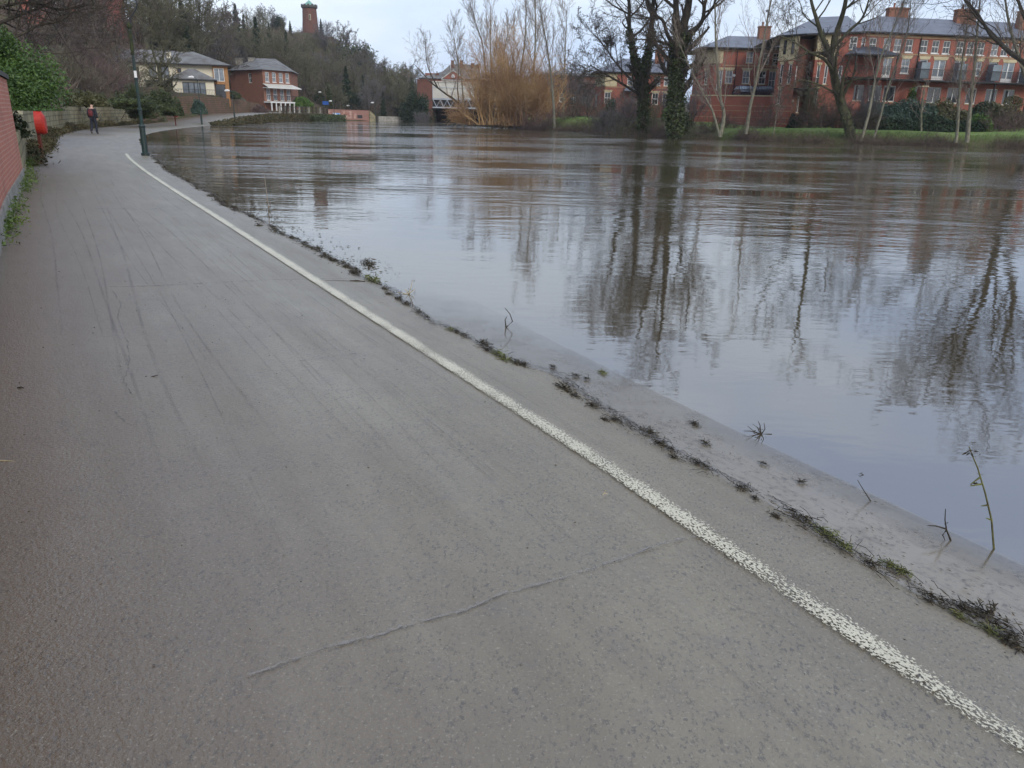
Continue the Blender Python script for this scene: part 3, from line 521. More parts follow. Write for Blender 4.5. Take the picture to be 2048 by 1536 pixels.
def grow(rnd, stems, P, taper=.25, minr=.006, maxlev=4):
    """stems: list of (pos, dir or polyline, length, radius). returns P0,P1,R0,R1,level"""
    S = []
    st = []
    for s in stems:
        if isinstance(s[0], (list, np.ndarray)) and hasattr(s[0][0], '__len__'): st.append(('poly', s[0], s[1], s[2], 0))
        else: st.append(('b', s[0], s[1], s[2], s[3], 0))
    while st:
        b = st.pop()
        if b[0] == 'poly':
            pts = smooth_curve(b[1], 4); r0, r1, lev = b[2], b[3], 0; d = np.linalg.norm(np.diff(pts, axis=0), axis=1).sum(); n = len(pts) - 1
            nodes = [(tuple(pts[i]), r0 + (r1 - r0) * i / n) for i in range(n + 1)]; Ln = d
        else:
            _, p, dr_, Ln, r0, lev = b; n = P.nseg[lev]; nodes = [(p, r0)]; st_ = Ln / n; dx, dy, dz = dr_; px, py, pz = p; j = P.jit[lev]
            for i in range(n):
                dx += rnd.gauss(0, j); dy += rnd.gauss(0, j); dz += rnd.gauss(0, j) + P.trop[lev]; q = math.sqrt(dx * dx + dy * dy + dz * dz); dx /= q; dy /= q; dz /= q
                px += dx * st_; py += dy * st_; pz += dz * st_; nodes.append(((px, py, pz), max(minr, r0 * (1 - (1 - taper) * (i + 1) / n))))
        for i in range(n): S.append((*nodes[i][0], *nodes[i + 1][0], nodes[i][1], nodes[i + 1][1], lev))
        if lev < maxlev and P.nch[lev] and lev < len(P.ang):
            k = P.nch[lev]; k = k if lev == 0 else max(1, int(round(k * rnd.uniform(.7, 1.25))))
            for c in range(k):
                f = P.start[lev] + (1 - P.start[lev]) * (c + rnd.random()) / k; f = min(f, .999); x = f * n; i = int(x); fr_ = x - i
                a, b2 = nodes[i][0], nodes[i + 1][0]; pos = tuple(a[q] + (b2[q] - a[q]) * fr_ for q in range(3)); rr = nodes[i][1] + (nodes[i + 1][1] - nodes[i][1]) * fr_
                d = Vector((b2[0] - a[0], b2[1] - a[1], b2[2] - a[2])).normalized(); ang = R(rnd.uniform(*P.ang[lev])); o = d.orthogonal().normalized(); o = (Matrix.Rotation(rnd.uniform(0, 6.283), 3, d) @ o)
                nd = d * math.cos(ang) + o * math.sin(ang); ln = Ln * P.lr[lev] * rnd.uniform(.7, 1.2) * (1.15 - .55 * f if lev == 0 else 1 - .35 * f)
                st.append(('b', pos, tuple(nd), ln, max(minr, rr * P.rr[lev] * rnd.uniform(.8, 1.15)), lev + 1))
    return np.array(S)
def seg_mesh(name, S, m, n, parent=None, origin=(0, 0, 0)):
    o0 = np.array(origin); V, Fq = tubes(S[:, 0:3] - o0, S[:, 3:6] - o0, S[:, 6], S[:, 7], n); return mesh_np(name, V, Fq, m, n > 3)
def tree_obj(name, S, base, label, cat='tree', group=None, mt='bark', mc='twig', split=2, ivy=None, ivym='ivy_leaf', nt_=7):
    e = empty(name, base, label, cat, group)
    link('trunk', seg_mesh('trunk', S[S[:, 8] < split], mt, nt_, None, base), e, base)
    link('crown', seg_mesh('crown', S[S[:, 8] >= split], mc, 3, None, base), e, base)
    if ivy is not None:
        V, Fq = ivy; link('ivy', mesh_np('ivy', V - np.array(base), Fq, ivym), e, base)
    return e
def ivy_on(S, rs, zmax, count, thick, size, levels=(0,), zmin=0, rmin=.2):
    B = S[np.isin(S[:, 8], levels) & (S[:, 6] > rmin) & (S[:, 2] < zmax) & (S[:, 5] > zmin)]; ln = np.linalg.norm(B[:, 3:6] - B[:, 0:3], axis=1); wt = ln * (B[:, 6] + .15); i = rs.choice(len(B), count, p=wt / wt.sum()); f = rs.rand(count, 1)
    P = B[i, 0:3] * (1 - f) + B[i, 3:6] * f; d = rs.normal(size=(count, 3)); d /= np.linalg.norm(d, axis=1, keepdims=True)
    lump = .6 + .9 * np.abs(np.sin(P[:, 2] * 1.9 + 1.2 * np.sin(P[:, 0] * 3))) ; r = (B[i, 6] * 1.02 + .55 * thick * rs.rand(count) ** 1.1 * lump)[:, None]
    return leaves(P + d * r, size, rs, .8)
def polyA(px, D, dd=None):
    n = len(px); return [A(x, y, (D[i] if hasattr(D, '__len__') else D)) for i, (x, y) in enumerate(px)]

# --- right bank: the big ivy-clad tree
rnd = random.Random(11); rs = np.random.RandomState(11)
def P3(x, y, D): return A(x, y, D)
stems = [(polyA([(1350, 268), (1352, 200), (1356, 130), (1358, 75)], 74), .62, .5), (polyA([(1358, 75), (1353, 30), (1350, -40), (1345, -130), (1342, -220)], [74, 74, 74.3, 75, 76]), .34, .06),
  (polyA([(1358, 80), (1375, 20), (1382, -40), (1392, -150), (1398, -250)], [74, 73.8, 73, 72.5, 72]), .42, .07), (polyA([(1358, 95), (1385, 65), (1405, 40), (1412, 0), (1440, -60), (1450, -160)], [74, 73.5, 73, 73, 72, 71]), .26, .05),
  (polyA([(1354, 100), (1335, 70), (1325, 40), (1300, 25), (1290, -10), (1280, -70)], [74, 74, 74.5, 75, 76, 77]), .2, .04), (polyA([(1356, 120), (1340, 92), (1310, 82), (1280, 78)], [74, 74, 73, 72]), .16, .05)]
S = grow(rnd, stems, OAK, minr=.011, maxlev=4)
base = A(1350, 268, 74)
tree_obj('ivy_clad_tree', S, base, 'tall bare tree with a thick trunk wrapped in dark ivy, tallest on the right bank', mt='bark', mc='twig', split=2, ivy=ivy_on(S[S[:, 2] < 30], rs, 8.2, 8500, .5, .11), nt_=9)
# --- twin stemmed ivy tree left of it
rnd = random.Random(12); rs = np.random.RandomState(12)
stems = [(polyA([(1287, 262), (1287, 200), (1284, 150)], 80), .5, .42), (polyA([(1284, 155), (1268, 110), (1259, 60), (1258, 0), (1252, -70), (1246, -120)], [80, 80, 80.5, 81, 82, 82]), .3, .05),
  (polyA([(1285, 155), (1300, 90), (1304, 40), (1308, -20), (1312, -90), (1316, -130)], [80, 79.5, 79, 79, 78, 78]), .34, .05), (polyA([(1280, 190), (1240, 165), (1205, 145), (1180, 130)], [80, 79, 78, 77]), .14, .04),
  (polyA([(1262, 160), (1235, 130), (1210, 95), (1190, 70)], [80, 81, 82, 83]), .12, .04)]
S = grow(rnd, stems, OAK, minr=.011, maxlev=4)
tree_obj('ivy_clad_tree', S, A(1287, 262, 80), 'bare tree forking into two ivy covered stems left of the tallest tree', ivy=ivy_on(S, rs, 9.2, 5500, .42, .11), nt_=8)
# --- leaning tree at right
rnd = random.Random(13); rs = np.random.RandomState(13)
stems = [(polyA([(1705, 290), (1694, 240), (1680, 200), (1668, 150), (1660, 108)], [69.5, 69.5, 70, 70, 70]), .42, .3), (polyA([(1661, 110), (1645, 75), (1633, 38), (1622, 0), (1610, -70), (1605, -120)], 70), .24, .04),
  (polyA([(1662, 108), (1675, 60), (1690, 10), (1700, -60), (1712, -150), (1715, -210)], [70, 70, 69, 68, 67, 66]), .26, .04), (polyA([(1670, 150), (1650, 120), (1620, 105), (1590, 85), (1560, 72)], [70, 69, 68, 67, 66]), .15, .03),
  (polyA([(1668, 95), (1700, 60), (1725, 35), (1740, -10), (1750, -60)], [70, 70, 71, 72, 72]), .15, .03), (polyA([(1676, 190), (1640, 170), (1600, 160), (1575, 178)], [70, 69, 68.5, 68]), .09, .02)]
S = grow(rnd, stems, TP([7, 6, 5, 4, 3], [9, 6, 6, 5, 0], OAK.ang, OAK.lr, OAK.rr, OAK.trop, OAK.jit, OAK.start), minr=.010, maxlev=4)
tree_obj('leaning_tree', S, A(1705, 290, 69.5), 'bare tree with a brown mossy trunk leaning left, right of the corner building', mt='bark_green', ivy=ivy_on(S, rs, 4.0, 1500, .12, .06))
# --- slender pale trees (traced stems)
def slender(px, D, r0, r1, label, seed, name='slender_tree', P=UPR, mt='bark_pale', mc='twig_pale', group='slender pale trees along the right bank', minr=.008, maxlev=3, extra=None):
    rnd = random.Random(seed); stems = [(polyA(p, d), a, b) for p, d, a, b in ([(px, D, r0, r1)] + (extra or []))]
    S = grow(rnd, stems, P, minr=minr, maxlev=maxlev); b0 = stems[0][0][0]
    return tree_obj(name, S, b0, label, mt=mt, mc=mc, split=1, group=group, nt_=6)
slender([(1440, 274), (1426, 225), (1418, 208), (1395, 165), (1378, 130), (1345, 60)], 71.5, .12, .03, 'pale two stemmed tree leaning left in front of the smaller brick building', 21,
    extra=[([(1440, 274), (1448, 230), (1440, 190), (1432, 90), (1430, 20), (1425, -80)], 71.5, .19, .03)])
slender([(1492, 268), (1500, 215), (1507, 185), (1520, 120), (1533, 50), (1550, -40), (1560, -90)], [72, 72, 72, 72, 73, 74, 74], .17, .03, 'pale slender tree leaning right, left of the corner building', 22)
slender([(1547, 270), (1552, 235), (1556, 200), (1560, 160)], 72, .04, .012, 'thin young sapling standing on the grass before the corner tower', 23)
slender([(1722, 282), (1738, 225), (1749, 165), (1765, 105), (1781, 70), (1809, 0), (1835, -60)], [68, 68, 68, 68, 68.5, 69, 69], .13, .03, 'pale slim tree leaning right just right of the brown leaning tree', 24)
slender([(1746, 282), (1761, 232), (1775, 178), (1798, 115), (1815, 60), (1822, 0), (1826, -50)], [69, 69, 69, 69, 70, 70, 70], .1, .02, 'pale slim tree leaning right in front of the lowest edge of the dark shrub bed', 25)
slender([(1842, 268), (1843, 222), (1848, 180)], 74, .1, .06, 'young staked tree with a small pale crown on the lawn below the terrace', 26, P=MULTI)
slender([(1912, 286), (1916, 240), (1918, 202), (1922, 141), (1930, 85), (1936, 30)], 66.5, .13, .03, 'thin grey birch like tree, left one of the close pair before the shrubs', 27)
slender([(1934, 285), (1938, 240), (1942, 202), (1948, 141), (1955, 60), (1960, 0), (1968, -110)], 66.5, .18, .03, 'taller grey birch like tree, right one of the close pair before the shrubs', 28)
slender([(2085, 300), (2070, 220), (2050, 150), (2035, 105), (2019, 50), (2008, -20), (2000, -120)], [66, 66, 66, 66, 67, 67, 68], .22, .03, 'pale tree leaning in from the right edge of the photo', 29)
# big tree past the right edge whose drooping crown shows in the water
rnd = random.Random(17); rs = np.random.RandomState(14)
stems = [(polyA([(2064, 306), (2062, 250), (2075, 150), (2090, 60), (2110, -40), (2120, -160), (2130, -300)], 60), .42, .1),
   (polyA([(2080, 120), (2150, 20), (2200, -100), (2220, -260)], 60), .3, .06), (polyA([(2095, 60), (2085, -60), (2075, -170), (2070, -260)], 60), .2, .05)]
S = grow(rnd, stems, OAK, minr=.011, maxlev=4)
tree_obj('riverside_tree', S, A(2064, 306, 60), 'dark trunked tree cut off by the right edge of the photo at the waterline', mt='bark')

# --- behind the willow
def tall(px, D, r0, label, seed, **k): return slender(px, D, r0 * .8, .03, label, seed, minr=.011, group='tall bare trees around the orange willow', **k)
tall([(1109, 262), (1107, 205), (1101, 143), (1093, 86), (1084, 41), (1078, -10)], 100, .26, 'pale trunked poplar standing right of the orange willow', 31)
tall([(1064, 255), (1066, 164), (1071, 80), (1070, 0), (1069, -60)], 116, .28, 'tall bare poplar rising behind the right half of the orange willow', 32)
tall([(1126, 250), (1128, 164), (1131, 90), (1134, 20)], 118, .24, 'narrow bare poplar, rightmost of those beside the willow', 33)
tall([(1040, 250), (1040, 160), (1050, 80), (1052, 10), (1050, -20)], 120, .25, 'bare upright poplar rising above the middle of the orange willow', 34)
tall([(985, 250), (983, 160), (981, 90), (982, 10)], 122, .25, 'bare upright tree rising above the left half of the willow', 35)
tall([(975, 240), (972, 150), (965, 90), (955, 55), (943, 18)], 124, .22, 'bare tree leaning left out of the top of the willow', 36)
tall([(930, 240), (922, 150), (912, 100), (904, 60)], 128, .2, 'bare tree standing behind the railway bridge chimneys', 37)
tall([(1004, 250), (1004, 160), (1010, 95), (1018, 60)], 118, .2, 'short bare tree half sunk in the orange willow', 38)
tall([(936, 226), (908, 199), (892, 188), (861, 164), (847, 148), (828, 128)], [112, 114, 115, 117, 118, 119], .24, 'bare tree leaning far left across the front of the railway bridge', 39, P=MULTI, mt='bark',
    extra=[([(875, 174), (858, 140), (852, 110), (850, 78)], [116, 117, 118, 118], .1, .03), ([(918, 205), (915, 175), (917, 140), (912, 100)], [113, 113, 114, 114], .1, .03)])
# willow
rnd = random.Random(41); S_all = []
WIL = TP([7, 6, 4, 3, 3], [10, 8, 0, 0, 0], [(14, 42), (18, 48)], [.46, .45], [.55, .6], [-.015, .035, .01, 0, 0], [.09, .14, .17, .1, .1], [.15, .1])
stems = []
for i in range(190):
    c = rnd.choice([(-4.4, 108), (-2.2, 108), (-.4, 108), (-.2, 107), (2.6, 107)]); bx_, by_ = c[0] + rnd.gauss(0, .8), c[1] + rnd.gauss(0, 1.)
    az = rnd.uniform(0, 6.283); ang = R(min(abs(rnd.gauss(0, 30)), 78)); Ln = (12.6 if c[0] > -3 else 9.6) * rnd.uniform(.55, 1.05) * (1 - .42 * ang / R(76))
    if c[0] > 1: Ln *= .6
    if i % 14 == 0: bx_, by_, Ln, ang = -6.3 + rnd.gauss(0, .5), 109.5, rnd.uniform(3, 4.5), R(rnd.uniform(35, 75)); az = rnd.uniform(2.2, 4.6)
    stems.append(((bx_, by_, .4), (math.sin(ang) * math.cos(az), math.sin(ang) * math.sin(az), math.cos(ang)), Ln, rnd.uniform(.03, .075)))
S = grow(rnd, stems, WIL, minr=.009, maxlev=2)
tree_obj('willow', S, (-2, 108, .4), 'broad orange twigged willow thicket at the water edge right of the railway bridge', mt='twig_willow', mc='twig_willow', split=1, nt_=4)

# --- generic reusable variants
def variant(seed, P, Ht, r, kind):
    rnd = random.Random(seed)
    if kind == 'multi': st = [((0, 0, -.3), (math.sin(a) * math.cos(z_), math.sin(a) * math.sin(z_), math.cos(a)), Ht * rnd.uniform(.7, 1), r * rnd.uniform(.6, 1)) for a, z_ in [(R(rnd.uniform(5, 40)), rnd.uniform(0, 6.28)) for _ in range(7)]]
    elif kind == 'scrub': st = [((rnd.gauss(0, .5), rnd.gauss(0, .5), -.2), (math.sin(a) * math.cos(z_), math.sin(a) * math.sin(z_), math.cos(a)), Ht * rnd.uniform(.5, 1), r * rnd.uniform(.5, 1)) for a, z_ in [(R(rnd.uniform(5, 70)), rnd.uniform(0, 6.28)) for _ in range(26)]]
    else: st = [((0, 0, -.4), (rnd.gauss(0, .05), rnd.gauss(0, .05), 1), Ht * .8, r)]
    return st, rnd
HT = TP([6, 5, 4, 3, 2], [11, 7, 6, 4, 0], [(30, 60), (28, 58), (30, 60), (30, 70)], [.6, .5, .48, .45], [.5, .5, .5, .55], [.04, .09, .06, .02, 0], [.08, .15, .18, .2, .2], [.22, .15, .1, .1])
SCR = TP([4, 4, 3, 2, 2], [6, 5, 0, 0, 0], [(20, 50), (20, 60)], [.5, .5], [.55, .6], [.02, .05, 0, 0, 0], [.15, .2, .2, .2, .2], [.1, .1])
VAR = {}
def mkvar(key, seed, P, Ht, r, kind, mt, mc, minr, maxlev, split):
    st, rnd = variant(seed, P, Ht, r, kind); S = grow(rnd, st, P, minr=minr, maxlev=maxlev)
    VAR[key] = (seg_mesh('trunk', S[S[:, 8] < split], mt, 5), seg_mesh('crown', S[S[:, 8] >= split], mc, 3), Ht)
for i, (mc, mt) in enumerate([('twig_hill', 'bark'), ('twig_hill_green', 'bark_green'), ('twig_hill_grey', 'bark'), ('twig_hill_red', 'bark'), ('twig_hill_green', 'bark_green'), ('twig_hill', 'bark_green')]):
    mkvar('hill%d' % i, 60 + i, HT, 12, .28, 'tree', mt, mc, .028, 4 if i < 6 else 3, 2)
mkvar('multi0', 71, MULTI, 9, .12, 'multi', 'bark', 'twig_hill_grey', .02, 3, 1); mkvar('multi1', 72, MULTI, 9, .12, 'multi', 'bark_green', 'twig_hill_green', .02, 3, 1)
mkvar('scrub0', 81, SCR, 3, .03, 'scrub', 'scrub', 'scrub', .010, 2, 1); mkvar('scrub1', 82, SCR, 3, .03, 'scrub', 'scrub_red', 'scrub_red', .010, 2, 1); mkvar('scrub2', 83, SCR, 3, .03, 'scrub', 'twig_hill_green', 'twig_hill_green', .010, 2, 1)
def conifer_mesh(seed, Ht, w, n, size, m, clump=False):
    rs = np.random.RandomState(seed)
    if clump:  # rounded evergreen made of leaf clumps
        cc = rs.normal(size=(26, 3)); cc /= np.linalg.norm(cc, axis=1, keepdims=True); cc *= rs.uniform(.35, .85, (26, 1)); cc[:, 2] = np.abs(cc[:, 2]) * .9 + .05
        k = rs.randint(0, 26, n); d = rs.normal(size=(n, 3)); d /= np.linalg.norm(d, axis=1, keepdims=True); P = cc[k] + d * (rs.rand(n, 1) ** .4) * rs.uniform(.2, .4, (26, 1))[k]; P = P * [w, w, Ht]
    else:
        z = rs.rand(n) ** 1.5; layer = .72 + .28 * np.cos(z * 46 + rs.uniform(0, 1, n)); a = rs.uniform(0, 6.283, n); lob = .75 + .25 * np.sin(a * 5 + z * 19); r = (1 - z) ** .8 * w * layer * lob * (rs.rand(n) ** .35); P = np.stack([r * np.cos(a), r * np.sin(a), .05 * Ht + z * Ht * .95 - r * .25], 1)
    V, Fq = leaves(P, size, rs, .6); cr = mesh_np('crown', V, Fq, m)
    return (seg_mesh('trunk', np.array([[0, 0, -.4, 0, 0, Ht * .5, .18, .12, 0], [0, 0, Ht * .5, 0, 0, Ht * .93, .12, .03, 0]]), 'bark', 6), cr, Ht)
VAR['conifer'] = conifer_mesh(91, 12, 3.2, 9000, .26, 'conifer_leaf'); VAR['conifer2'] = conifer_mesh(92, 12, 2.4, 8000, .24, 'conifer_leaf'); VAR['ever'] = conifer_mesh(93, 6, 3.4, 11000, .17, 'ivy_leaf', True); VAR['ever2'] = conifer_mesh(94, 6, 3.4, 11000, .17, 'conifer_leaf', True)
ZN = lambda x, y: None
def place(key, name, x, y, ht, label, cat='tree', group=None, rz=None, dz=0, sx=1.):
    t_, c_, h0 = VAR[key]; z = gz(x, y) + dz; e = empty(name, (x, y, z), label, cat, group); sc = ht / h0; rz = random.Random(hash((round(x, 2), round(y, 2))) & 0xffff).uniform(0, 6.28) if rz is None else rz
    for n_, me_ in (('trunk', t_), ('crown', c_)):
        o = link(n_, me_, e, (x, y, z), rz); o.scale = (sc * sx, sc * sx, sc)
    return e
# skyline trees: (px, D, top py, variant)
SKY = [(240, 128, -60, 'hill1'), (300, 138, -40, 'hill1'), (345, 142, -15, 'hill4'), (395, 150, -5, 'hill0'), (430, 190, 8, 'hill0'), (470, 200, 12, 'hill3'), (455, 215, 5, 'hill2'), (500, 230, 30, 'conifer2'), (486, 228, 8, 'conifer'), (535, 270, 6, 'hill2'), (555, 275, 10, 'hill2'), (520, 260, 16, 'hill4'), (575, 282, 30, 'hill0'),
       (590, 290, 42, 'conifer'), (548, 250, 44, 'conifer2'), (650, 305, 38, 'conifer'), (665, 300, 44, 'hill2'), (690, 295, 42, 'hill2'), (705, 290, 50, 'hill2'), (718, 285, 66, 'hill0'), (712, 280, 80, 'ever'), (738, 275, 88, 'hill0'), (755, 268, 108, 'hill1'), (772, 255, 118, 'hill2'), (788, 245, 126, 'hill1'), (805, 235, 130, 'hill0'), (822, 240, 124, 'hill2'), (838, 240, 132, 'hill2'), (800, 215, 150, 'ever2'), (640, 290, 60, 'hill1'), (560, 235, 60, 'hill4'),
       (580, 225, 62, 'conifer2'), (610, 240, 62, 'hill1'), (540, 220, 75, 'conifer'), (180, 110, -40, 'hill3'), (140, 95, -60, 'hill3'), (210, 120, -30, 'hill3'), (90, 85, -80, 'hill3'), (415, 175, 30, 'hill1'), (380, 165, 15, 'hill4'), (500, 200, 50, 'hill5'), (340, 150, 20, 'hill0'), (270, 135, 10, 'hill1')]
zone = lambda x: ('above the far left wall' if x < 165 else 'behind the green lamp post' if x < 285 else 'behind the cream house' if x < 455 else 'above the brick house' if x < 590 else 'below the round tower' if x < 690 else 'right of the round tower' if x < 790 else 'beside the railway bridge')
desc = {'hill0': 'bare brown tree', 'hill1': 'bare olive tinged tree', 'hill2': 'bare grey tree', 'hill3': 'bare reddish brown tree', 'hill4': 'bare mossy tree', 'hill5': 'bare brown and green tree', 'conifer': 'dark broad conifer', 'conifer2': 'dark narrow conifer', 'ever': 'dark ivy covered evergreen', 'ever2': 'blackish green rounded evergreen', 'multi0': 'grey many stemmed bare tree', 'multi1': 'olive many stemmed bare tree'}
def hilltree(px, D, top, key, mn=4, mxh=22):
    x = A(px, 200, D)[0]; z0 = gz(x, D); zt = A(px, top, D)[2]; ht = min(max(zt - z0, mn), mxh)
    nm = 'conifer' if key.startswith('con') else 'evergreen_tree' if key.startswith('ever') else 'bare_tree'
    place(key, nm, x, D, ht, desc[key] + (' near the skyline ' if top < 100 and px > 400 else ' ') + zone(px), group='trees on the wooded hill')
for s_ in SKY: hilltree(*s_)
rnd = random.Random(77)
rs = np.random.RandomState(78); n = 60000; pxs = rs.uniform(60, 870, n); Ds = rs.uniform(60, 320, n) ; XYs = np.stack([(pxs - 965) / 1640 * Ds, Ds], 1); ok = (dist_poly(XYs, RIVER) > 4) & (~inside(XYs, RIVER)) & (XYs[:, 0] < np.interp(Ds, [60, 84, 105, 150, 170], [-33, -40, -58, -56, -44])); ok |= (Ds > 172) & (dist_poly(XYs, RIVER) > 5) & (XYs[:, 0] < -22); XYs = XYs[ok]; hz = height(XYs); n = len(XYs)
d = rs.normal(size=(n, 3)) * [.6, .6, .2] + [0, 0, .8]; L_ = rs.uniform(.5, 2.4, n)[:, None]; P0 = np.column_stack([XYs, hz - .1]); V, Fq = tubes(P0, P0 + d * L_, np.full(n, .05), np.full(n, .02), 3)
tag(link('hillside_undergrowth', mesh_np('hillside_undergrowth', V, Fq, 'scrub')), 'brown leafless undergrowth covering the wooded hillside', 'undergrowth', kind='stuff')
hd = height(np.array([(A(px, 200, D)[0], D) for px in range(230, 860, 10) for D in (150, 170, 200, 230, 260)]))
for D, x0, x1, st_, hh in [(165, 590, 690, 20, 7), (175, 580, 830, 20, 7.5), (190, 560, 850, 20, 8), (205, 540, 850, 20, 8), (220, 500, 800, 22, 8), (222, 790, 850, 14, 6.5), (240, 500, 780, 22, 8), (260, 520, 760, 22, 7.5), (280, 560, 760, 24, 7), (160, 440, 600, 24, 10), (175, 420, 590, 24, 11), (150, 250, 420, 24, 14), (138, 220, 340, 26, 12), (190, 380, 560, 24, 12), (120, 170, 270, 26, 10), (105, 110, 240, 26, 8), (90, 90, 220, 28, 6), (232, 690, 850, 14, 8.5), (250, 680, 825, 13, 9), (268, 680, 800, 13, 9), (286, 650, 790, 13, 8.5)]:
    px = x0
    while px < x1:
        x = A(px, 200, D)[0]; y = D + rnd.uniform(-5, 5)
        if dist_poly(np.array([[x, y]]), RIVER)[0] > 4 and not (-57 < x < -38 and 112 < y < 132) and not (-56 < x < -38 and 140 < y < 165):
            ks = ['hill0', 'hill1', 'hill2', 'hill4', 'hill5', 'multi0', 'multi1'] if px > 260 else ['hill3', 'hill3', 'hill0', 'hill2']
            k = rnd.choice(ks) if rnd.random() < .84 else rnd.choice(['ever', 'ever2', 'conifer', 'conifer2'])
            if k in ('ever', 'ever2') : h_ = rnd.uniform(4, 7)
            else: h_ = hh * (rnd.uniform(.75, 1.25) if D < 225 else rnd.uniform(.55, 1.4))
            nm = 'conifer' if k.startswith('con') else 'evergreen_tree' if k.startswith('ever') else 'bare_tree'
            place(k, nm, x, y, h_, desc[k] + ' ' + zone(px), group='trees on the wooded hill')
        px += st_ * rnd.uniform(.7, 1.3)
for px, D, ht, k, lb in [(832, 171, 7, 'ever2', 'blackish evergreen beside the brick pier of the railway bridge'), (800, 182, 8, 'conifer', 'dark conifer left of the brick pier of the railway bridge'), (850, 168, 3.5, 'multi0', 'pale bare bush in front of the brick pier of the railway bridge'), (838, 166, 3.5, 'multi0', 'pale bare bush on the quay left of the bridge pier')]:
    place(k, 'evergreen_tree' if 'ever' in k else 'conifer' if 'con' in k else 'bare_bush', A(px, 200, D)[0], D, ht, lb, 'bush' if 'multi' in k else 'tree', dz=-.2)
# the mossy tree in front of the cream house
rnd = random.Random(51)
S = grow(rnd, [(polyA([(325, 225), (324, 180), (318, 135)], 98), .3, .24), (polyA([(318, 138), (305, 100), (300, 50), (298, 0)], 98), .15, .03), (polyA([(319, 138), (330, 95), (340, 40), (345, 0)], 98), .15, .03), (polyA([(322, 150), (340, 125), (352, 100)], [98, 97, 96]), .08, .02)], HT, minr=.02, maxlev=4)
tree_obj('bare_tree', S, A(325, 225, 98), 'mossy bare tree standing right in front of the cream house', mt='bark_green', mc='twig_hill_green', ivy=ivy_on(S, np.random.RandomState(5), 3.5, 500, .15, .1))
# overhanging branches top left
rnd = random.Random(52)
S = grow(rnd, [(polyA([(-120, 330), (-110, 200), (-90, 60), (-70, -80)], 30), .3, .12), (polyA([(-95, 90), (-20, 55), (40, 30), (90, 12), (130, -8)], [30, 30, 31, 32, 33]), .09, .02), (polyA([(-92, 60), (-20, 20), (60, 5), (120, 20), (175, 10)], [30, 31, 31, 32, 32]), .08, .02), (polyA([(-100, 130), (-30, 100), (30, 75), (80, 50), (120, 42), (150, 20)], [30, 30, 30, 31, 31, 31]), .07, .02), (polyA([(-85, 40), (-30, -20), (40, -40), (100, -50)], 30), .09, .02)], OAK, minr=.008, maxlev=3)
tree_obj('overhanging_tree', S, A(-120, 330, 30), 'bare dark tree reaching over the top left corner of the photo', mt='bark', mc='twig')

# --- shrubs
def shrub(name, x, y, w, h, n, size, m, label, seed, d=None, stem=True, z=None, group=None, cat='shrub', lump=24):
    rs = np.random.RandomState(seed); z = gz(x, y) if z is None else z; d = d or w; e = empty(name, (x, y, z), label, cat, group)
    cc = rs.normal(size=(lump, 3)); cc /= np.linalg.norm(cc, axis=1, keepdims=True); cc *= rs.uniform(.4, .8, (lump, 1)); cc[:, 2] = np.abs(cc[:, 2]); rr = rs.uniform(.2, .38, lump)
    k = rs.randint(0, lump, n); dd = rs.normal(size=(n, 3)); dd /= np.linalg.norm(dd, axis=1, keepdims=True); P = cc[k] + dd * (rs.rand(n, 1) ** .3) * rr[k][:, None]; P = P * [w / 2, d / 2, h]; P[:, 2] = np.maximum(P[:, 2], .02)
    V, Fq = leaves(P, size, rs, .5); link('foliage', mesh_np('foliage', V, Fq, m), e, (x, y, z))
    st = [((0, 0, -.1), (rnd.gauss(0, .5), rnd.gauss(0, .5), 1), h * .7, .03 * h) for _ in range(6)]; S = grow(rnd, st, SCR, minr=.008, maxlev=1); S[:, [0, 1, 3, 4]] *= w / h * .5; link('stem', seg_mesh('stem', S, 'bark', 4), e, (x, y, z)); return e
shrub('laurel_bush', -13.3, 20.0, 4.2, 2.3, 56000, .043, 'laurel_leaf', 'large glossy green laurel bush bulging over the brick wall at the left edge', 101, d=4.4, z=1.5, lump=46)
shrub('laurel_bush', -14.1, 21.2, 3.1, 1.5, 14000, .06, 'ivy_leaf', 'dark lower laurel growth on the wall beside the red lifebuoy housing', 102, d=3, z=.8)
for i, (px, py, D, w_, h_, m_, lb) in enumerate([(285, 215, 72, 4.6, 2.9, 'ivy_leaf', 'tall dark ivy mass over the stone wall right of the green lamp post'), (262, 200, 70, 4, 2.4, 'ivy_leaf', 'dark ivy mass on the stone wall left of the green lamp post'), (322, 205, 78, 3.6, 2.6, 'ivy_leaf', 'rounded green bush on the stone wall below the cream house'), (345, 215, 80, 2.6, 2.4, 'ivy_leaf', 'dark green bush draping down the stone wall above the small red lifebuoy'), (397, 215, 90, 2.2, 2.2, 'blue_shrub', 'grey green ivy clump on the wall behind the second lamp post'),
     (225, 205, 60, 7, .9, 'ivy_leaf', 'low ivy mat along the top of the stone wall right of the walker'), (170, 200, 52, 4, 1.2, 'olive_shrub', 'low green growth along the wall top left of the walker'), (468, 190, 121, 2.2, 1.5, 'ivy_leaf', 'small green shrub beside the orange timber bay'), (520, 218, 128, 3.6, 1.6, 'scrub_red', 'purplish brown shrub in front of the brick house'), (605, 205, 152, 5, 2.2, 'bright_bush', 'bright green bush right of the brick house')]):
    x, y, z = A(px, py, D); shrub('ivy_clump' if 'ivy' in lb else 'green_shrub', x, y, w_ * .9, h_ * .8, int(2600 * w_), .05 + .0005 * D, m_, lb, 110 + i, d=2.4, z=z - h_ * .3)
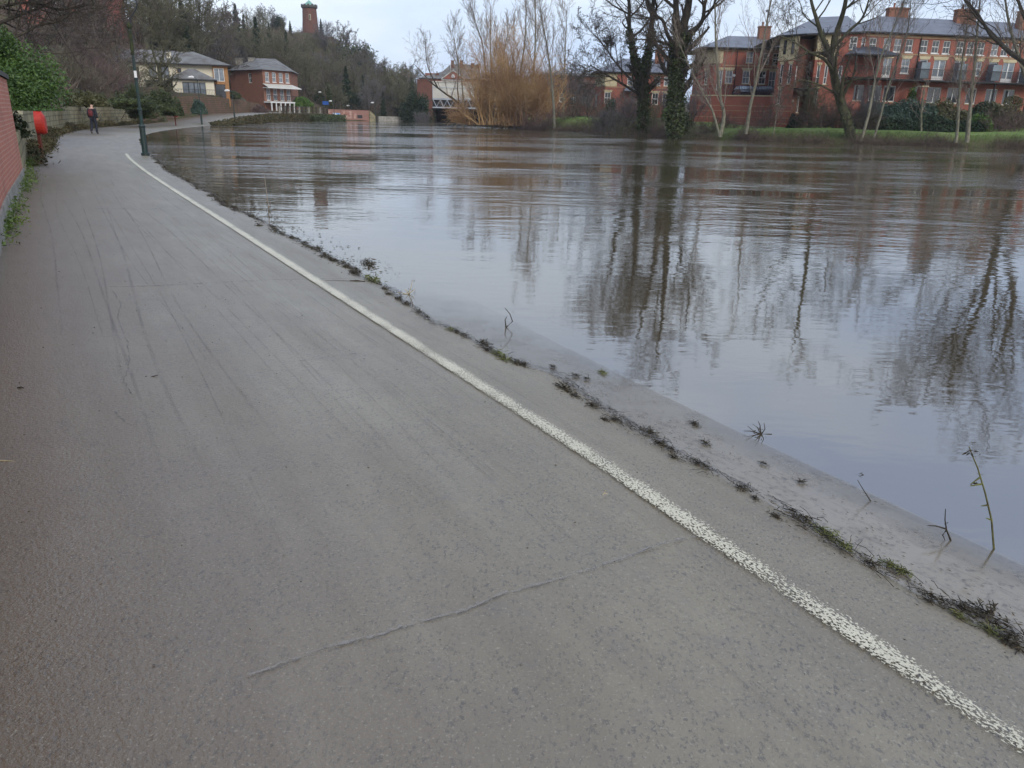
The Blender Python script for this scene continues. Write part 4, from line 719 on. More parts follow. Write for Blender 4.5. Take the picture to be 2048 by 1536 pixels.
# undergrowth on the left slope (bare scrub)
for i, (px, D, ht, ky, lb) in enumerate([(1215, 88, 3.6, 'multi0', 'tall grey tangle left of the forked ivy tree'), (1250, 90, 4.0, 'multi0', 'tall grey tangle right behind the forked ivy tree'), (1305, 86, 3.4, 'multi1', 'olive tangle between the two ivy trees'), (1325, 92, 3.2, 'multi0', 'grey tangle before the left brick building'), (1385, 84, 3.6, 'multi0', 'grey tangle right of the tallest tree'), (1175, 104, 4.2, 'multi0', 'grey tangle behind the grass mound'), (1145, 112, 6.5, 'multi0', 'taller grey tangle behind the poplars'), (1620, 80, 4.2, 'multi1', 'olive tangle before the corner building'), (1730, 76, 3.8, 'multi0', 'grey tangle right of the leaning tree'), (1085, 112, 6, 'multi0', 'grey tangle behind the pale poplar')]):
    place(ky, 'bare_thicket', A(px, 240, D)[0], D, ht, lb, 'bush')
rnd = random.Random(9); k = 0
for D, x0, x1, st_, hh in [(36, 60, 160, 22, 2.2), (46, 70, 190, 20, 2.6), (56, 80, 215, 20, 3), (66, 80, 240, 20, 3.4), (78, 80, 260, 20, 3.8), (90, 90, 275, 22, 4), (102, 100, 240, 22, 4.5)]:
    px = x0
    while px < x1:
        x = A(px, 200, D)[0]
        if x < np.interp(D, Wc[:, 1], Wc[:, 0]) - 1.5: place(rnd.choice(['scrub0', 'scrub1', 'scrub1', 'scrub2']), 'bare_bush', x, D + rnd.uniform(-3, 3), hh * rnd.uniform(.7, 1.2), 'leafless brown scrub bush on the slope above the stone wall', 'bush', 'scrub bushes on the left slope'); k += 1
        px += st_ * rnd.uniform(.7, 1.3)
# right bank scrub bushes
for i, (px, D, ht, ky, lb) in enumerate([(1180, 92, 2.4, 'scrub1', 'bare purple brown bush at the waterline right of the grass mound'), (1090, 101, 2.8, 'scrub1', 'purplish bare bush beside the pale poplar'), (1060, 103, 3, 'scrub1', 'purplish bare bush at the right foot of the willow'), (1130, 101, 2.2, 'scrub0', 'brown bare bush left of the grass mound'), (1215, 86, 3.2, 'scrub0', 'tangled brown bush left of the forked ivy tree'), (1245, 84, 3.6, 'scrub2', 'greenish bare thicket at the foot of the forked ivy tree'), (1275, 80, 3.2, 'scrub0', 'brown thicket in front of the forked ivy tree'),
     (1310, 79, 3.6, 'scrub0', 'brown thicket between the two ivy trees'), (1240, 92, 4.6, 'scrub0', 'tall bare thicket behind the forked ivy tree'), (1330, 76, 2.4, 'scrub1', 'low brown bush at the left foot of the tallest tree'), (1385, 76, 2.2, 'scrub2', 'low brown bush right of the tallest tree'), (1500, 73, 1.8, 'scrub1', 'bare bush at the foot of the right leaning pale tree'), (1640, 80, 3.0, 'scrub1', 'reddish bare bush against the retaining wall'), (1610, 80, 2.2, 'scrub1', 'small reddish bush at the foot of the corner tower'), (1720, 68, 1.7, 'scrub0', 'brown brush at the root of the leaning tree'),
     (1880, 66.5, 1.8, 'scrub0', 'dark twiggy bush at the waterline left of the pair of birches'), (1735, 76, 2.4, 'scrub0', 'bare bush at the left end of the dark shrub bed'), (1200, 108, 4, 'scrub0', 'bare thicket beside the orange hedge'), (1150, 125, 4.5, 'scrub0', 'bare thicket at the back of the grass mound'), (1420, 80, 2.2, 'scrub0', 'bare bush against the retaining wall behind the two stemmed pale tree'), (1460, 80, 1.8, 'scrub1', 'low bush at the foot of the banded retaining wall'), (1530, 78, 2.4, 'scrub1', 'reddish bush left of the corner building foot'), (1670, 77, 3.4, 'scrub0', 'tall bare bush behind the leaning tree'), (1700, 78, 3.2, 'scrub1', 'reddish bare bush right behind the leaning tree'), (1990, 80, 2.4, 'scrub1', 'bare bush on the lawn near the right edge'), (2030, 80, 2.6, 'scrub1', 'bare bush at the right edge of the lawn'), (1350, 84, 3, 'scrub1', 'bare bush behind the tallest tree'), (1260, 98, 4, 'scrub1', 'bare bush in front of the left brick building')]):
    x = A(px, 240, D)[0]; place(ky, 'bare_bush', x, D, ht, lb, 'bush', sx=1.1)
for i, (px, D, w_, h_, m_, lb, nm) in enumerate([(1222, 96, 2.6, 3.4, 'conifer_leaf', 'dark green holly like shrub in front of the left brick building', 'evergreen_shrub'), (1362, 78, 4, 3.2, 'ivy_leaf', 'dark ivy skirt spreading at the foot of the tallest tree', 'ivy_clump'), (1340, 90, 2.6, 1.8, 'bright_bush', 'small yellow green shrub behind the tallest tree', 'green_shrub'), (1770, 82.5, 7.5, 3.1, 'blue_shrub', 'large blue green spreading shrub, left in the bed below the terrace', 'spreading_shrub'), (1825, 83, 7, 3.4, 'blue_shrub', 'blue green shrub in the middle of the bed below the terrace', 'spreading_shrub'), (1890, 84, 7, 3.0, 'olive_shrub', 'olive brown shrub in the bed below the terrace', 'spreading_shrub'), (1950, 85, 7, 2.8, 'conifer_leaf', 'dark shrub behind the pair of birches', 'spreading_shrub'), (2020, 85, 9, 3, 'olive_shrub', 'olive shrub at the right edge of the bed', 'spreading_shrub'),
     (1740, 79, 5, 1.6, 'conifer_leaf', 'low dark shrub at the left front of the bed below the terrace', 'spreading_shrub'), (1860, 79.5, 12, 1.5, 'conifer_leaf', 'low dark hedge like shrub along the front of the bed', 'spreading_shrub'), (1824, 86, 2.4, 4.0, 'bright_bush', 'light green bush against the ground floor of the terrace', 'green_shrub'), (1965, 81, 2.2, 2.1, 'bright_bush', 'small light green bush behind the right birch', 'green_shrub'), (1590, 81, 1.3, 1.5, 'conifer_leaf', 'small dark shrub in the recess of the retaining wall', 'evergreen_shrub'), (1205, 112, 3, 1.6, 'timber_orange', 'orange leaved low hedge at the left brick building', 'low_hedge')]):
    x = A(px, 240, D)[0]; shrub(nm, x, D, w_, h_, int(2200 * max(w_, 2)), .115, m_, lb, 140 + i, d=3.2)
# continuous brush at the waterline, right bank (stuff)
rs = np.random.RandomState(21); RC = smooth_curve([p for p in REDGE if -9 < p[0] < 80 and p[1] < 130]); seg = np.linalg.norm(np.diff(RC, axis=0), axis=1); cs_ = np.concatenate([[0], np.cumsum(seg)])
n = 42000; s_ = rs.uniform(0, cs_[-1], n); X = np.interp(s_, cs_, RC[:, 0]); Y = np.interp(s_, cs_, RC[:, 1]); off = np.abs(rs.normal(0, .9, n)) + .1; P = np.stack([X + off * .25, Y + off], 1); ok = rs.rand(n) < .45 + .55 * np.sin(s_ * .9) * np.sin(s_ * .31 + 1); P = P[ok]; hz = height(P); n = len(P)
d = rs.normal(size=(n, 3)) * [.55, .55, .2] + [0, -.15, .75]; ln = rs.uniform(.2, .85, n)[:, None] * (1.1 - .25 * np.minimum(off[ok], 3))[:, None]; P0 = np.column_stack([P, hz - .02]); P1 = P0 + d * np.abs(ln)
V, Fq = tubes(P0, P1, np.full(n, .012), np.full(n, .006), 3); o = link('riverbank_brush', mesh_np('riverbank_brush', V, Fq, 'scrub')); tag(o, 'brown tangle of dead stems along the far waterline', 'brush', kind='stuff')
rs = np.random.RandomState(22); n = 9000; s_ = rs.uniform(0, cs_[-1], n); off = rs.uniform(.4, 2.6, n); P = np.stack([np.interp(s_, cs_, RC[:, 0]) + off * .2, np.interp(s_, cs_, RC[:, 1]) + off], 1); hz = height(P); P0 = np.column_stack([P, hz]); P1 = P0 + rs.normal(size=(n, 3)) * [.1, .1, .05] + [0, 0, .22]
V, Fq = tubes(P0, P1, np.full(n, .014), np.full(n, .003), 3); o = link('bank_grass', mesh_np('bank_grass', V, Fq, 'weed_leaf')); tag(o, 'rough green grass tufts along the top of the far bank', 'grass', kind='stuff')

# ------------------------------------------------------------------ left side walls
def wall_strip(mb, pts, th, m, cap=None, caph=.09, capo=.04):
    """pts: (x,y,zb,zt); faces the river (right) side; solid with thickness to the left"""
    a = np.array(pts, float); d = np.gradient(a[:, :2], axis=0); d /= np.linalg.norm(d, axis=1, keepdims=True); nl = np.stack([-d[:, 1], d[:, 0]], 1); s = np.concatenate([[0], np.cumsum(np.linalg.norm(np.diff(a[:, :2], axis=0), axis=1))])
    F_ = a[:, :2]; B_ = F_ + nl * th
    for i in range(len(a) - 1):
        j = i + 1; f = lambda P, q, z: (P[q][0], P[q][1], z)
        mb.face([f(F_, i, a[i, 2]), f(F_, j, a[j, 2]), f(F_, j, a[j, 3]), f(F_, i, a[i, 3])][::-1], m, [(s[i], a[i, 2]), (s[j], a[j, 2]), (s[j], a[j, 3]), (s[i], a[i, 3])][::-1])
        mb.face([f(B_, i, a[i, 2]), f(B_, j, a[j, 2]), f(B_, j, a[j, 3]), f(B_, i, a[i, 3])], m, [(s[i], a[i, 2]), (s[j], a[j, 2]), (s[j], a[j, 3]), (s[i], a[i, 3])])
        mb.face([f(F_, i, a[i, 3]), f(F_, j, a[j, 3]), f(B_, j, a[j, 3]), f(B_, i, a[i, 3])], m)
        if i == 0: mb.face([f(F_, 0, a[0, 2]), f(F_, 0, a[0, 3]), f(B_, 0, a[0, 3]), f(B_, 0, a[0, 2])], m, [(0, a[0, 2]), (0, a[0, 3]), (th, a[0, 3]), (th, a[0, 2])])
        if j == len(a) - 1: mb.face([f(F_, j, a[j, 2]), f(B_, j, a[j, 2]), f(B_, j, a[j, 3]), f(F_, j, a[j, 3])], m, [(0, a[j, 2]), (th, a[j, 2]), (th, a[j, 3]), (0, a[j, 3])])
def thing_wall(name, pts, th, m, label, cap=None, plinth=None):
    b0 = (pts[0][0], pts[0][1], 0); e = empty(name, b0, label, 'wall'); w_ = MB(); wall_strip(w_, pts, th, m); w_.build('wall_face', e)
    a = np.array(pts, float); d = np.gradient(a[:, :2], axis=0); d /= np.linalg.norm(d, axis=1, keepdims=True); nr = np.stack([d[:, 1], -d[:, 0]], 1)
    if cap:
        c = MB(); p2 = [(p[0] + n_[0] * .05, p[1] + n_[1] * .05, p[3] + .002, p[3] + .09) for p, n_ in zip(pts, nr)]; wall_strip(c, p2, th + .1, cap); c.build('coping', e)
    if plinth:
        c = MB(); p2 = [(p[0] + n_[0] * .03, p[1] + n_[1] * .03, -.2, plinth) for p, n_ in zip(pts, nr)]; wall_strip(c, p2, .026, 'concrete'); c.build('plinth', e)
    return e
wl = lambda ya, yb, st: [(float(np.interp(y, Wc[:, 1], Wc[:, 0])), y) for y in np.arange(ya, yb + 1e-6, st)]
thing_wall('brick_wall', [(x, y, -.2, 2.12) for x, y in wl(-8, 17.6, 1.6)], .3, 'brick_near', 'smooth red brick garden wall on a concrete plinth at the left edge', 'coping', .3)
thing_wall('stone_wall', [(x, y, -.2, float(np.interp(y, [17, 24, 28, 40, 70, 90], [1.0, 1.05, 1.7, 1.85, 1.85, 1.95])) + .04 * math.sin(y * 1.7)) for x, y in wl(17.9, 84, 1.5)], .45, 'sandstone', 'long mossy yellow sandstone block wall curving behind the walker', None)
thing_wall('retaining_wall', [(x, y, -.2, float(np.interp(y, [84, 90, 96, 104, 116, 134], [2.0, 2.2, 2.9, 3.1, 3.2, 2.6]))) for x, y in wl(84.2, 134, 2)], .5, 'red_sandstone', 'reddish mottled stone retaining wall below the cream house')
# weeds at wall foot (stuff)
rs = np.random.RandomState(31); n = 5200; y = 9 + 36 * rs.rand(n) ** 1.5; k_ = np.clip(.5 + .9 * np.sin(y * 1.9) * np.sin(y * .7 + 1), .12, 1.4); ok = rs.rand(n) < k_; y = y[ok]; n = len(y)
x = np.interp(y, Wc[:, 1], Wc[:, 0]) + .02 + np.abs(rs.normal(0, .08, n)) * (1 + y / 25); Cn = np.stack([x, y, .02 + rs.rand(n) * .12 * (1 + y / 22)], 1)
V, Fq = leaves(Cn, .03, rs, .35); o = link('wall_weeds', mesh_np('wall_weeds', V, Fq, 'weed_leaf')); tag(o, 'green weeds growing along the foot of the brick and stone walls', 'weeds', kind='stuff')
# moss/undergrowth band at foot of stone wall
rs = np.random.RandomState(32); n = 16000; y = rs.uniform(22, 92, n); x = np.interp(y, Wc[:, 1], Wc[:, 0]) + .05 + np.abs(rs.normal(0, .22, n)); hmax = .35 + .25 * np.sin(y * .8) * np.sin(y * .33); Cn = np.stack([x, y, .02 + rs.rand(n) * np.maximum(hmax, .1)], 1)
V, Fq = leaves(Cn, .07, rs, .4); o = link('wall_moss', mesh_np('wall_moss', V, Fq, 'scrub')); o.data.materials[0] = mat('moss_growth', (.04, .045, .02), .95, (.11, .085, .045), scale=2); tag(o, 'brown and green undergrowth along the foot of the sandstone wall', 'undergrowth', kind='stuff')
rs = np.random.RandomState(33); n = 9000; y = rs.uniform(84, 150, n); x = np.interp(y, Ec[:, 1], Ec[:, 0]) + rs.uniform(-.3, 1.7, n); Cn = np.stack([x, y, rs.rand(n) * (.2 + np.interp(y, [84, 100, 120], [.1, .6, 1.0]))], 1)
V, Fq = leaves(Cn, .14, rs, .5); o = link('embankment_growth', mesh_np('embankment_growth', V, Fq, 'moss_growth')); tag(o, 'green and brown plants covering the embankment below the raised path', 'undergrowth', kind='stuff')
rs = np.random.RandomState(34); n = 9000; y = rs.uniform(140, 156, n); x = np.interp(y, Ec[:, 1], Ec[:, 0]) + rs.uniform(-1.5, 4.5, n); Cn = np.stack([x, y, rs.rand(n) * 1.1], 1); V, Fq = leaves(Cn, .16, rs, .5); o = link('bank_shrubs', mesh_np('bank_shrubs', V, Fq, 'ivy_leaf')); tag(o, 'low green shrub mass on the bank left of the graffiti wall', 'undergrowth', kind='stuff')

# ------------------------------------------------------------------ buildings, right
def block(parent, pts, z0, z1, m, faces, name='wall', reveal=.12, extra=None):
    """pts counter-clockwise seen from above starting front-left; faces: {edge_index: [openings]}"""
    w_ = MB(); n = len(pts); u = 0
    for i in range(n):
        a, b_ = pts[i], pts[(i + 1) % n]; e, Lg = unit(a, b_); ops = faces.get(i, []); wall_grid(w_, a, e, Lg, z0, z1, ops, m, reveal, u); u += Lg
        for o_ in ops:
            if o_[4] == 'void': continue
            window(parent, a, e, o_, reveal, frame=o_[5] if len(o_) > 5 else 'white_paint', glass=o_[6] if len(o_) > 6 else 'glass', sill=o_[7] if len(o_) > 7 else 'stone_cream')
    return w_.build(name, parent)
def band(mb, a, b_, z0, z1, m, out=.05, u0=0, u1=None, inn=.02):
    e, Lg = unit(a, b_); T = frame_T(a, e); mb.box(u0, Lg if u1 is None else u1, -inn, out, z0, z1, m, T)
def lintels(mb, a, b_, ops, m='stone_cream', h=.32, fl=.22, out=.03):
    e, _ = unit(a, b_); T = frame_T(a, e)
    for o_ in ops:
        x0, x1, z = o_[0], o_[1], o_[3] + .003; P = [(x0 - .05, z), (x1 + .05, z), (x1 + fl, z + h), (x0 - fl, z + h)]
        f = [T((p[0], out, p[1])) for p in P]; k_ = [T((p[0], -.01, p[1])) for p in P]; mb.face(f, m)
        for i in range(4): j = (i + 1) % 4; mb.face([f[j], f[i], k_[i], k_[j]], m)
def chimney(parent, x, y, z0, z1, w=1.6, d=.8, m='brick_orange', pots=2):
    c = MB(); c.box(x - w / 2, x + w / 2, y - d / 2, y + d / 2, z0, z1, m); c.box(x - w / 2 - .08, x + w / 2 + .08, y - d / 2 - .08, y + d / 2 + .08, z1 + .002, z1 + .14, m)
    o = c.build('chimney', parent)
    for i in range(pots):
        p = MB(); px_ = x + (i - (pots - 1) / 2) * w / max(pots, 1) * .8; p.tube([(px_, y, z1 + .14), (px_, y, z1 + .3), (px_, y, z1 + .62)], [.14, .11, .13], 8, m); q = p.build('chimney_pot', None, (0, 0, 0)); q.parent = o; q.location = -WP[o]
# --- terrace
FL = A(1703, 250, 86.5)[:2]; FR = (66.0, 92.0)
e_t, L_t = unit(FL, FR); nb = (-e_t[1], e_t[0]); BRt = (FR[0] + nb[0] * 9, FR[1] + nb[1] * 9); BLt = (FL[0] + nb[0] * 9, FL[1] + nb[1] * 9)
ter = empty('brick_terrace', (FL[0], FL[1], 1), 'long red brick terrace with slate roof and iron balconies on the right bank', 'building')
def u_of(px, py):  # facade coordinate from pixel
    d = ray(px, py); # intersect with facade plane
    n_ = (e_t[1], -e_t[0]); t_ = (FL[0] * n_[0] + FL[1] * n_[1]) / (d[0] * n_[0] + d[1] * n_[1]); x, y, z = d[0] * t_, d[1] * t_, H + d[2] * t_
    return (x - FL[0]) * e_t[0] + (y - FL[1]) * e_t[1], z
top_px = [1725, 1747, 1776, 1797, 1820, 1850, 1873, 1895, 1922, 1943, 1964, 1992, 2012, 2032]; ops3 = []
for p in top_px + [2060, 2082, 2104, 2130, 2152]:
    u, _ = u_of(p, 84 + (p - 1850) * .03); ops3.append((u - .42, u + .42, 8.75, 10.0, 'sash', 'white_paint', 'glass_pale' if p % 3 == 0 else 'glass', 'white_paint'))
mid = [(1774, 'french', .5), (1810, 'sash', .48), (1846, 'sash', .48), (1878, 'french', .72), (1917, 'french', .6), (1954, 'sash', .48), (1984, 'sash', .5), (2016, 'french', .72), (2048, 'french', .6), (2085, 'sash', .5), (2120, 'french', .7)]; ops2 = []
for p, k_, hw in mid:
    u, _ = u_of(p, 137 + (p - 1850) * .03); z0 = 6.18 if k_ == 'french' else 6.72; ops2.append((u - hw, u + hw, z0, 8.12, k_, 'white_paint', 'glass_pale', 'white_paint'))
ops1 = []
for p, hw in [(1718, .6), (1752, .7), (1780, .7), (1838, .6), (1870, .8), (1908, .7), (1945, .6), (1985, .7), (2020, .7)]:
    u, _ = u_of(p, 178); ops1.append((u - hw, u + hw, 3.9, 5.45, 'pair', 'white_paint', 'glass', 'stone_cream'))
block(ter, [FL, FR, BRt, BLt], .8, 10.4, 'brick_far', {0: ops3 + ops2 + ops1}, reveal=.15)
bm_ = MB(); band(bm_, FL, FR, 8.48, 8.62, 'stone_band'); band(bm_, FL, FR, 10.1, 10.36, 'stone_band', .08); bm_.build('string_course', ter)
lm = MB(); lintels(lm, FL, FR, ops2); lm.build('lintel', ter)
rf = MB(); hip_roof(rf, [FL, FR, BRt, BLt], 12.6, (4.5, 0.5), 'slate', .45, 10.4); rf.build('roof', ter)
for px in (1792, 1929, 2056): x, y, z = A(px, 40, 92.5); chimney(ter, x, y, 11.4, 13.4, 2.1, .9)
# gutter pipe
u, _ = u_of(1838, 100); T = frame_T(FL, e_t); dp = MB(); dp.tube([T((u, .1, 10.2)), T((u, .1, 6.0))], .05, 6, 'black_iron'); dp.build('drainpipe', ter)
# balcony: slab, rail, posts, divider screens
bal = MB(); ub = u_of(1765, 155)[0]; bal.box(ub, L_t, .02, 1.5, 5.92, 6.08, 'black_iron', T); bo = bal.build('balcony', ter)
rl = MB(); rl.box(ub, L_t, 1.44, 1.48, 7.08, 7.12, 'black_iron', T); rl.box(ub, L_t, 1.44, 1.48, 6.16, 6.19, 'black_iron', T)
u = ub
while u < L_t: rl.box(u, u + .022, 1.45, 1.472, 6.19, 7.08, 'black_iron', T); u += .13
q = rl.build('railing', None, WP[bo]); q.parent = bo; q.location = (0, 0, 0)
for px in (1833, 1907, 1975, 2042):
    u, _ = u_of(px, 140); s_ = MB(); s_.box(u - .03, u + .03, .03, 1.35, 6.09, 7.9, 'screen_glass', T); s_.box(u - .5, u + .5, 1.36, 1.4, 6.2, 7.75, 'screen_glass', T); s_.build('privacy_screen', ter)
u = ub
while u < L_t:
    p = MB(); p.box(u, u + .12, 1.3, 1.42, 1.5, 5.918, 'black_iron', T); p.build('balcony_post', ter); u += 4.1
# hipped lead canopy left end
cv = MB(); ua, _ = u_of(1684, 108); ub2, _ = u_of(1768, 108); P_ = [T((ua, 2.6, 8.25)), T((ub2, 2.6, 8.25)), T((ub2 - 1.0, .02, 9.1)), T((ua + 1.2, .02, 9.1))]
cv.face(P_, 'slate'); cv.face([T((ua, 2.6, 8.25)), T((ua + 1.2, .02, 9.1)), T((ua, .02, 8.25))], 'slate'); cv.face([T((ub2, 2.6, 8.25)), T((ub2, .02, 8.25)), T((ub2 - 1.0, .02, 9.1))], 'slate'); cv.box(ua, ub2, .02, 2.6, 8.12, 8.245, 'black_iron', T)
for i in range(16):
    f = i / 15; a_ = Vector(P_[0]).lerp(Vector(P_[1]), f); b_ = Vector(P_[3]).lerp(Vector(P_[2]), f); cv.tube([a_ + Vector((0, 0, .03)), b_ + Vector((0, 0, .03))], .03, 4, 'slate')
cv.build('canopy', ter)
for uu in (ua + .1, (ua + ub2) / 2, ub2 - .1): p = MB(); p.box(uu - .05, uu + .05, 2.45, 2.55, 6.08, 8.118, 'black_iron', T); p.build('canopy_post', ter)
bal = MB(); bal.box(ua, ub2, .02, 2.6, 5.92, 6.08, 'black_iron', T); u = ua
while u < ub2: bal.box(u, u + .025, 2.55, 2.575, 6.08, 7.1, 'black_iron', T); u += .13
bal.box(ua, ub2, 2.54, 2.58, 7.102, 7.14, 'black_iron', T); bal.build('balcony', ter)
# front brick terrace wall below canopy
g = MB(); gw, _ = u_of(1690, 230); g1, _ = u_of(1808, 200); g.box(gw - 2.5, g1, 2.4, 2.9, .8, 3.75, 'brick_far', T); g.build('garden_wall', ter); g = MB(); g.box(g1 - .3, g1 + .3, 2.3, 3.0, .8, 5.3, 'brick_far', T); g.box(g1 - .38, g1 + .38, 2.22, 3.08, 5.302, 5.42, 'stone_cream', T); g.build('brick_pier', ter)
# --- corner tower + retaining walls (separate masses, one building)
cor = empty('corner_building', (28, 84, 1), 'tall red brick corner building with cream top storey left of the terrace', 'building')
def masses(parent, pts, z0, z1, faces, cream=None, topz=None, m='brick_far'):
    if cream: zc = cream
    block(parent, pts, z0, z1, m, faces)
c1 = [A(1546, 200, 83)[:2], A(1584, 200, 81.5)[:2]]; c1 += [(c1[1][0] + 2.6, c1[1][1] + 8), (c1[0][0] + 2.6, c1[0][1] + 8)]
s2 = lambda L_, n_, z0, z1, w_=.32, kind='slit': [(L_ * (i + .5) / n_ - w_ / 2 + (0), L_ * (i + .5) / n_ + w_ / 2, z0, z1, kind, 'white_paint', 'glass_pale', 'stone_cream') for i in range(n_)]
L1 = unit(c1[0], c1[1])[1]
block(cor, c1, .8, 7.35, 'brick_far', {0: [(L1 * .18, L1 * .18 + .32, 5.2, 7.0, 'slit'), (L1 * .62, L1 * .62 + .32, 5.2, 7.0, 'slit'), (L1 * .22, L1 * .22 + .28, 3.3, 4.7, 'slit')]})
block(cor, [(p[0] - .001, p[1] + .02) for p in c1], 7.352, 9.6, 'stone_cream', {0: [(L1 * .2, L1 * .2 + .35, 7.9, 9.2, 'dark', 'black_iron', 'glass', None), (L1 * .6, L1 * .6 + .35, 7.9, 9.2, 'dark', 'black_iron', 'glass', None)]}, name='upper_wall')
c2 = [A(1619, 200, 85.5)[:2], A(1705, 200, 85.7)[:2]]; c2 += [(c2[1][0] + 1.5, c2[1][1] + 9), (c2[0][0] + 1.5, c2[0][1] + 9)]; L2 = unit(c2[0], c2[1])[1]
block(cor, c2, .8, 7.7, 'brick_far', {0: [(.35, .7, 5.4, 7.2, 'slit'), (1.15, 1.5, 5.4, 7.2, 'slit'), (.5, .8, 3.5, 4.9, 'slit'), (2.6, 3.0, 5.4, 7.2, 'slit')]}); 
block(cor, [(c2[0][0], c2[0][1] + .02), (c2[0][0] + unit(c2[0], c2[1])[0][0] * 2.3, c2[0][1] + .02), (c2[2][0], c2[2][1]), c2[3]], 7.702, 10.2, 'stone_cream', {0: [(.7, 1.05, 8.3, 9.6, 'dark', 'black_iron', 'glass', None), (1.4, 1.75, 8.3, 9.6, 'dark', 'black_iron', 'glass', None)]}, name='upper_wall')
block(cor, [(c2[0][0] + 2.32, c2[0][1] + .06), c2[1], (c2[2][0] + .4, c2[2][1] + .2), (c2[3][0] + 3, c2[3][1])], 7.704, 10.2, 'brick_far', {0: [(1.0, 1.8, 8.75, 9.95, 'sash')]}, name='attic_wall')
# recessed link between with balcony
lk = [(c1[1][0] + .8, c1[1][1] + 4), (c2[0][0] + .4, c2[0][1] + 1.6)]; lk += [(lk[1][0] + 2, lk[1][1] + 5), (lk[0][0] + 2, lk[0][1] + 6)]; Lk = unit(lk[0], lk[1])[1]
block(cor, lk, .8, 9.7, 'brick_dark', {0: [(.15, .95, 5.05, 7.1, 'french', 'white_paint', 'glass_pale'), (Lk - .6, Lk - .2, 5.1, 7.6, 'slit'), (Lk * .5, Lk * .5 + .3, 2.6, 4.2, 'slit')]}, name='link_wall')
ek, _ = unit(lk[0], lk[1]); Tk = frame_T(lk[0], ek); bk = MB(); bk.box(-.2, Lk + .3, .03, 1.5, 4.8, 4.95, 'black_iron', Tk); u = -.2
while u < Lk + .3: bk.box(u, u + .025, 1.45, 1.475, 4.95, 5.95, 'black_iron', Tk); u += .14
bk.box(-.2, Lk + .3, 1.44, 1.48, 5.952, 5.99, 'black_iron', Tk); bk.build('balcony', cor)
lm = MB()
for a, b_, ops in ((c1[0], c1[1], [(L1 * .18, L1 * .18 + .32, 5.2, 7.0), (L1 * .62, L1 * .62 + .32, 5.2, 7.0), (L1 * .22, L1 * .22 + .28, 3.3, 4.7)]), (c2[0], c2[1], [(.35, .7, 5.4, 7.2), (1.15, 1.5, 5.4, 7.2), (.5, .8, 3.5, 4.9)])): lintels(lm, a, b_, ops, h=.26, fl=.12)
lm.build('lintel', cor); sb = MB()
for z_ in (1.4, 1.95, 2.6, 3.1): band(sb, c1[0], c1[1], z_, z_ + .07, 'stone_band', .02); band(sb, c2[0], c2[1], z_, z_ + .07, 'stone_band', .02); band(sb, c1[1], c1[2], z_, z_ + .07, 'stone_band', .02)
sb.build('string_course', cor)
rf = MB(); zt = 9.62; ap = (A(1660, 25, 91)[0], 91.5)
E1 = [(c1[0][0] - .5, c1[0][1] - .5), (c1[1][0] + .5, c1[1][1] - .4), (c2[0][0] - .3, c2[0][1] - .5), (c2[1][0] + .2, c2[1][1] - .4)]
zz = [9.6, 9.7, 10.15, 10.45]; Ra, Rb = (ap[0] - 1, 92, 12.4), (c2[1][0] + .6, 92, 12.6); base_e = [(*p, z_) for p, z_ in zip(E1, zz)]
rf.face([base_e[0], base_e[1], Ra], 'slate'); rf.face([base_e[1], base_e[2], Ra], 'slate'); rf.face([base_e[2], base_e[3], Rb, Ra], 'slate'); rf.face([(c1[0][0] + 1, 96, 9.6), base_e[0], Ra], 'slate'); rf.face([(c1[0][0] + 1, 97, 9.6), Ra, Rb, (c2[1][0] + .6, 98, 10.4)], 'slate')
for i in range(3): a, b_ = base_e[i], base_e[i + 1]; rf.face([(a[0], a[1], a[2] - .16), (b_[0], b_[1], b_[2] - .16), (b_[0], b_[1], b_[2]), (a[0], a[1], a[2])], 'black_iron')
rf.face([(p[0], p[1], p[2] - .16) for p in base_e] + [(c2[1][0], 93, 10.2), (c1[0][0] + 1, 93, 9.4)], 'black_iron'); rf.build('roof', cor)
# --- smaller brick building (B2) + its retaining wall
b2 = empty('brick_apartment_block', (22, 98, 1), 'smaller red brick building with hipped slate roof, right of the tallest tree', 'building')
q = [A(1392, 200, 99.5)[:2], A(1424, 200, 97)[:2], A(1552, 200, 97)[:2]]; q += [(q[2][0], 107), (q[0][0] + 1, 107)]; La, Lb = unit(q[0], q[1])[1], unit(q[1], q[2])[1]
def ux(px): return A(px, 200, 97)[0] - q[1][0]
o0 = [(La * .5 - .3, La * .5 + .3, 5.6, 7.1, 'sash')]
o1 = [(ux(1429) - .3 + .35, ux(1429) + .65, 5.0, 7.15, 'sash', 'white_paint', 'glass_pale'), (ux(1453) - .42, ux(1453) + .42, 5.75, 7.15, 'sash', 'white_paint', 'glass_pale'), (ux(1487) - .42, ux(1487) + .42, 5.75, 7.15, 'sash', 'white_paint', 'glass_pale'), (ux(1519) - .4, ux(1519) + .4, 5.75, 7.15, 'sash'), (ux(1539) - .4, ux(1539) + .4, 5.2, 7.15, 'sash', 'white_paint', 'glass_pale')]
o2 = [(ux(1490) - .4, ux(1490) + .4, 8.0, 9.25, 'sash', 'white_paint', 'glass_pale'), (ux(1522) - .35, ux(1522) + .35, 7.9, 9.1, 'sash'), (ux(1542) - .4, ux(1542) + .4, 7.8, 9.1, 'sash'), (ux(1452) - .5, ux(1452) + .5, 2.9, 4.4, 'pair')]
block(b2, q, .8, 9.45, 'brick_far', {0: o0, 1: o1 + o2}); lm = MB(); lintels(lm, q[1], q[2], o1); lintels(lm, q[0], q[1], o0); lm.build('lintel', b2)
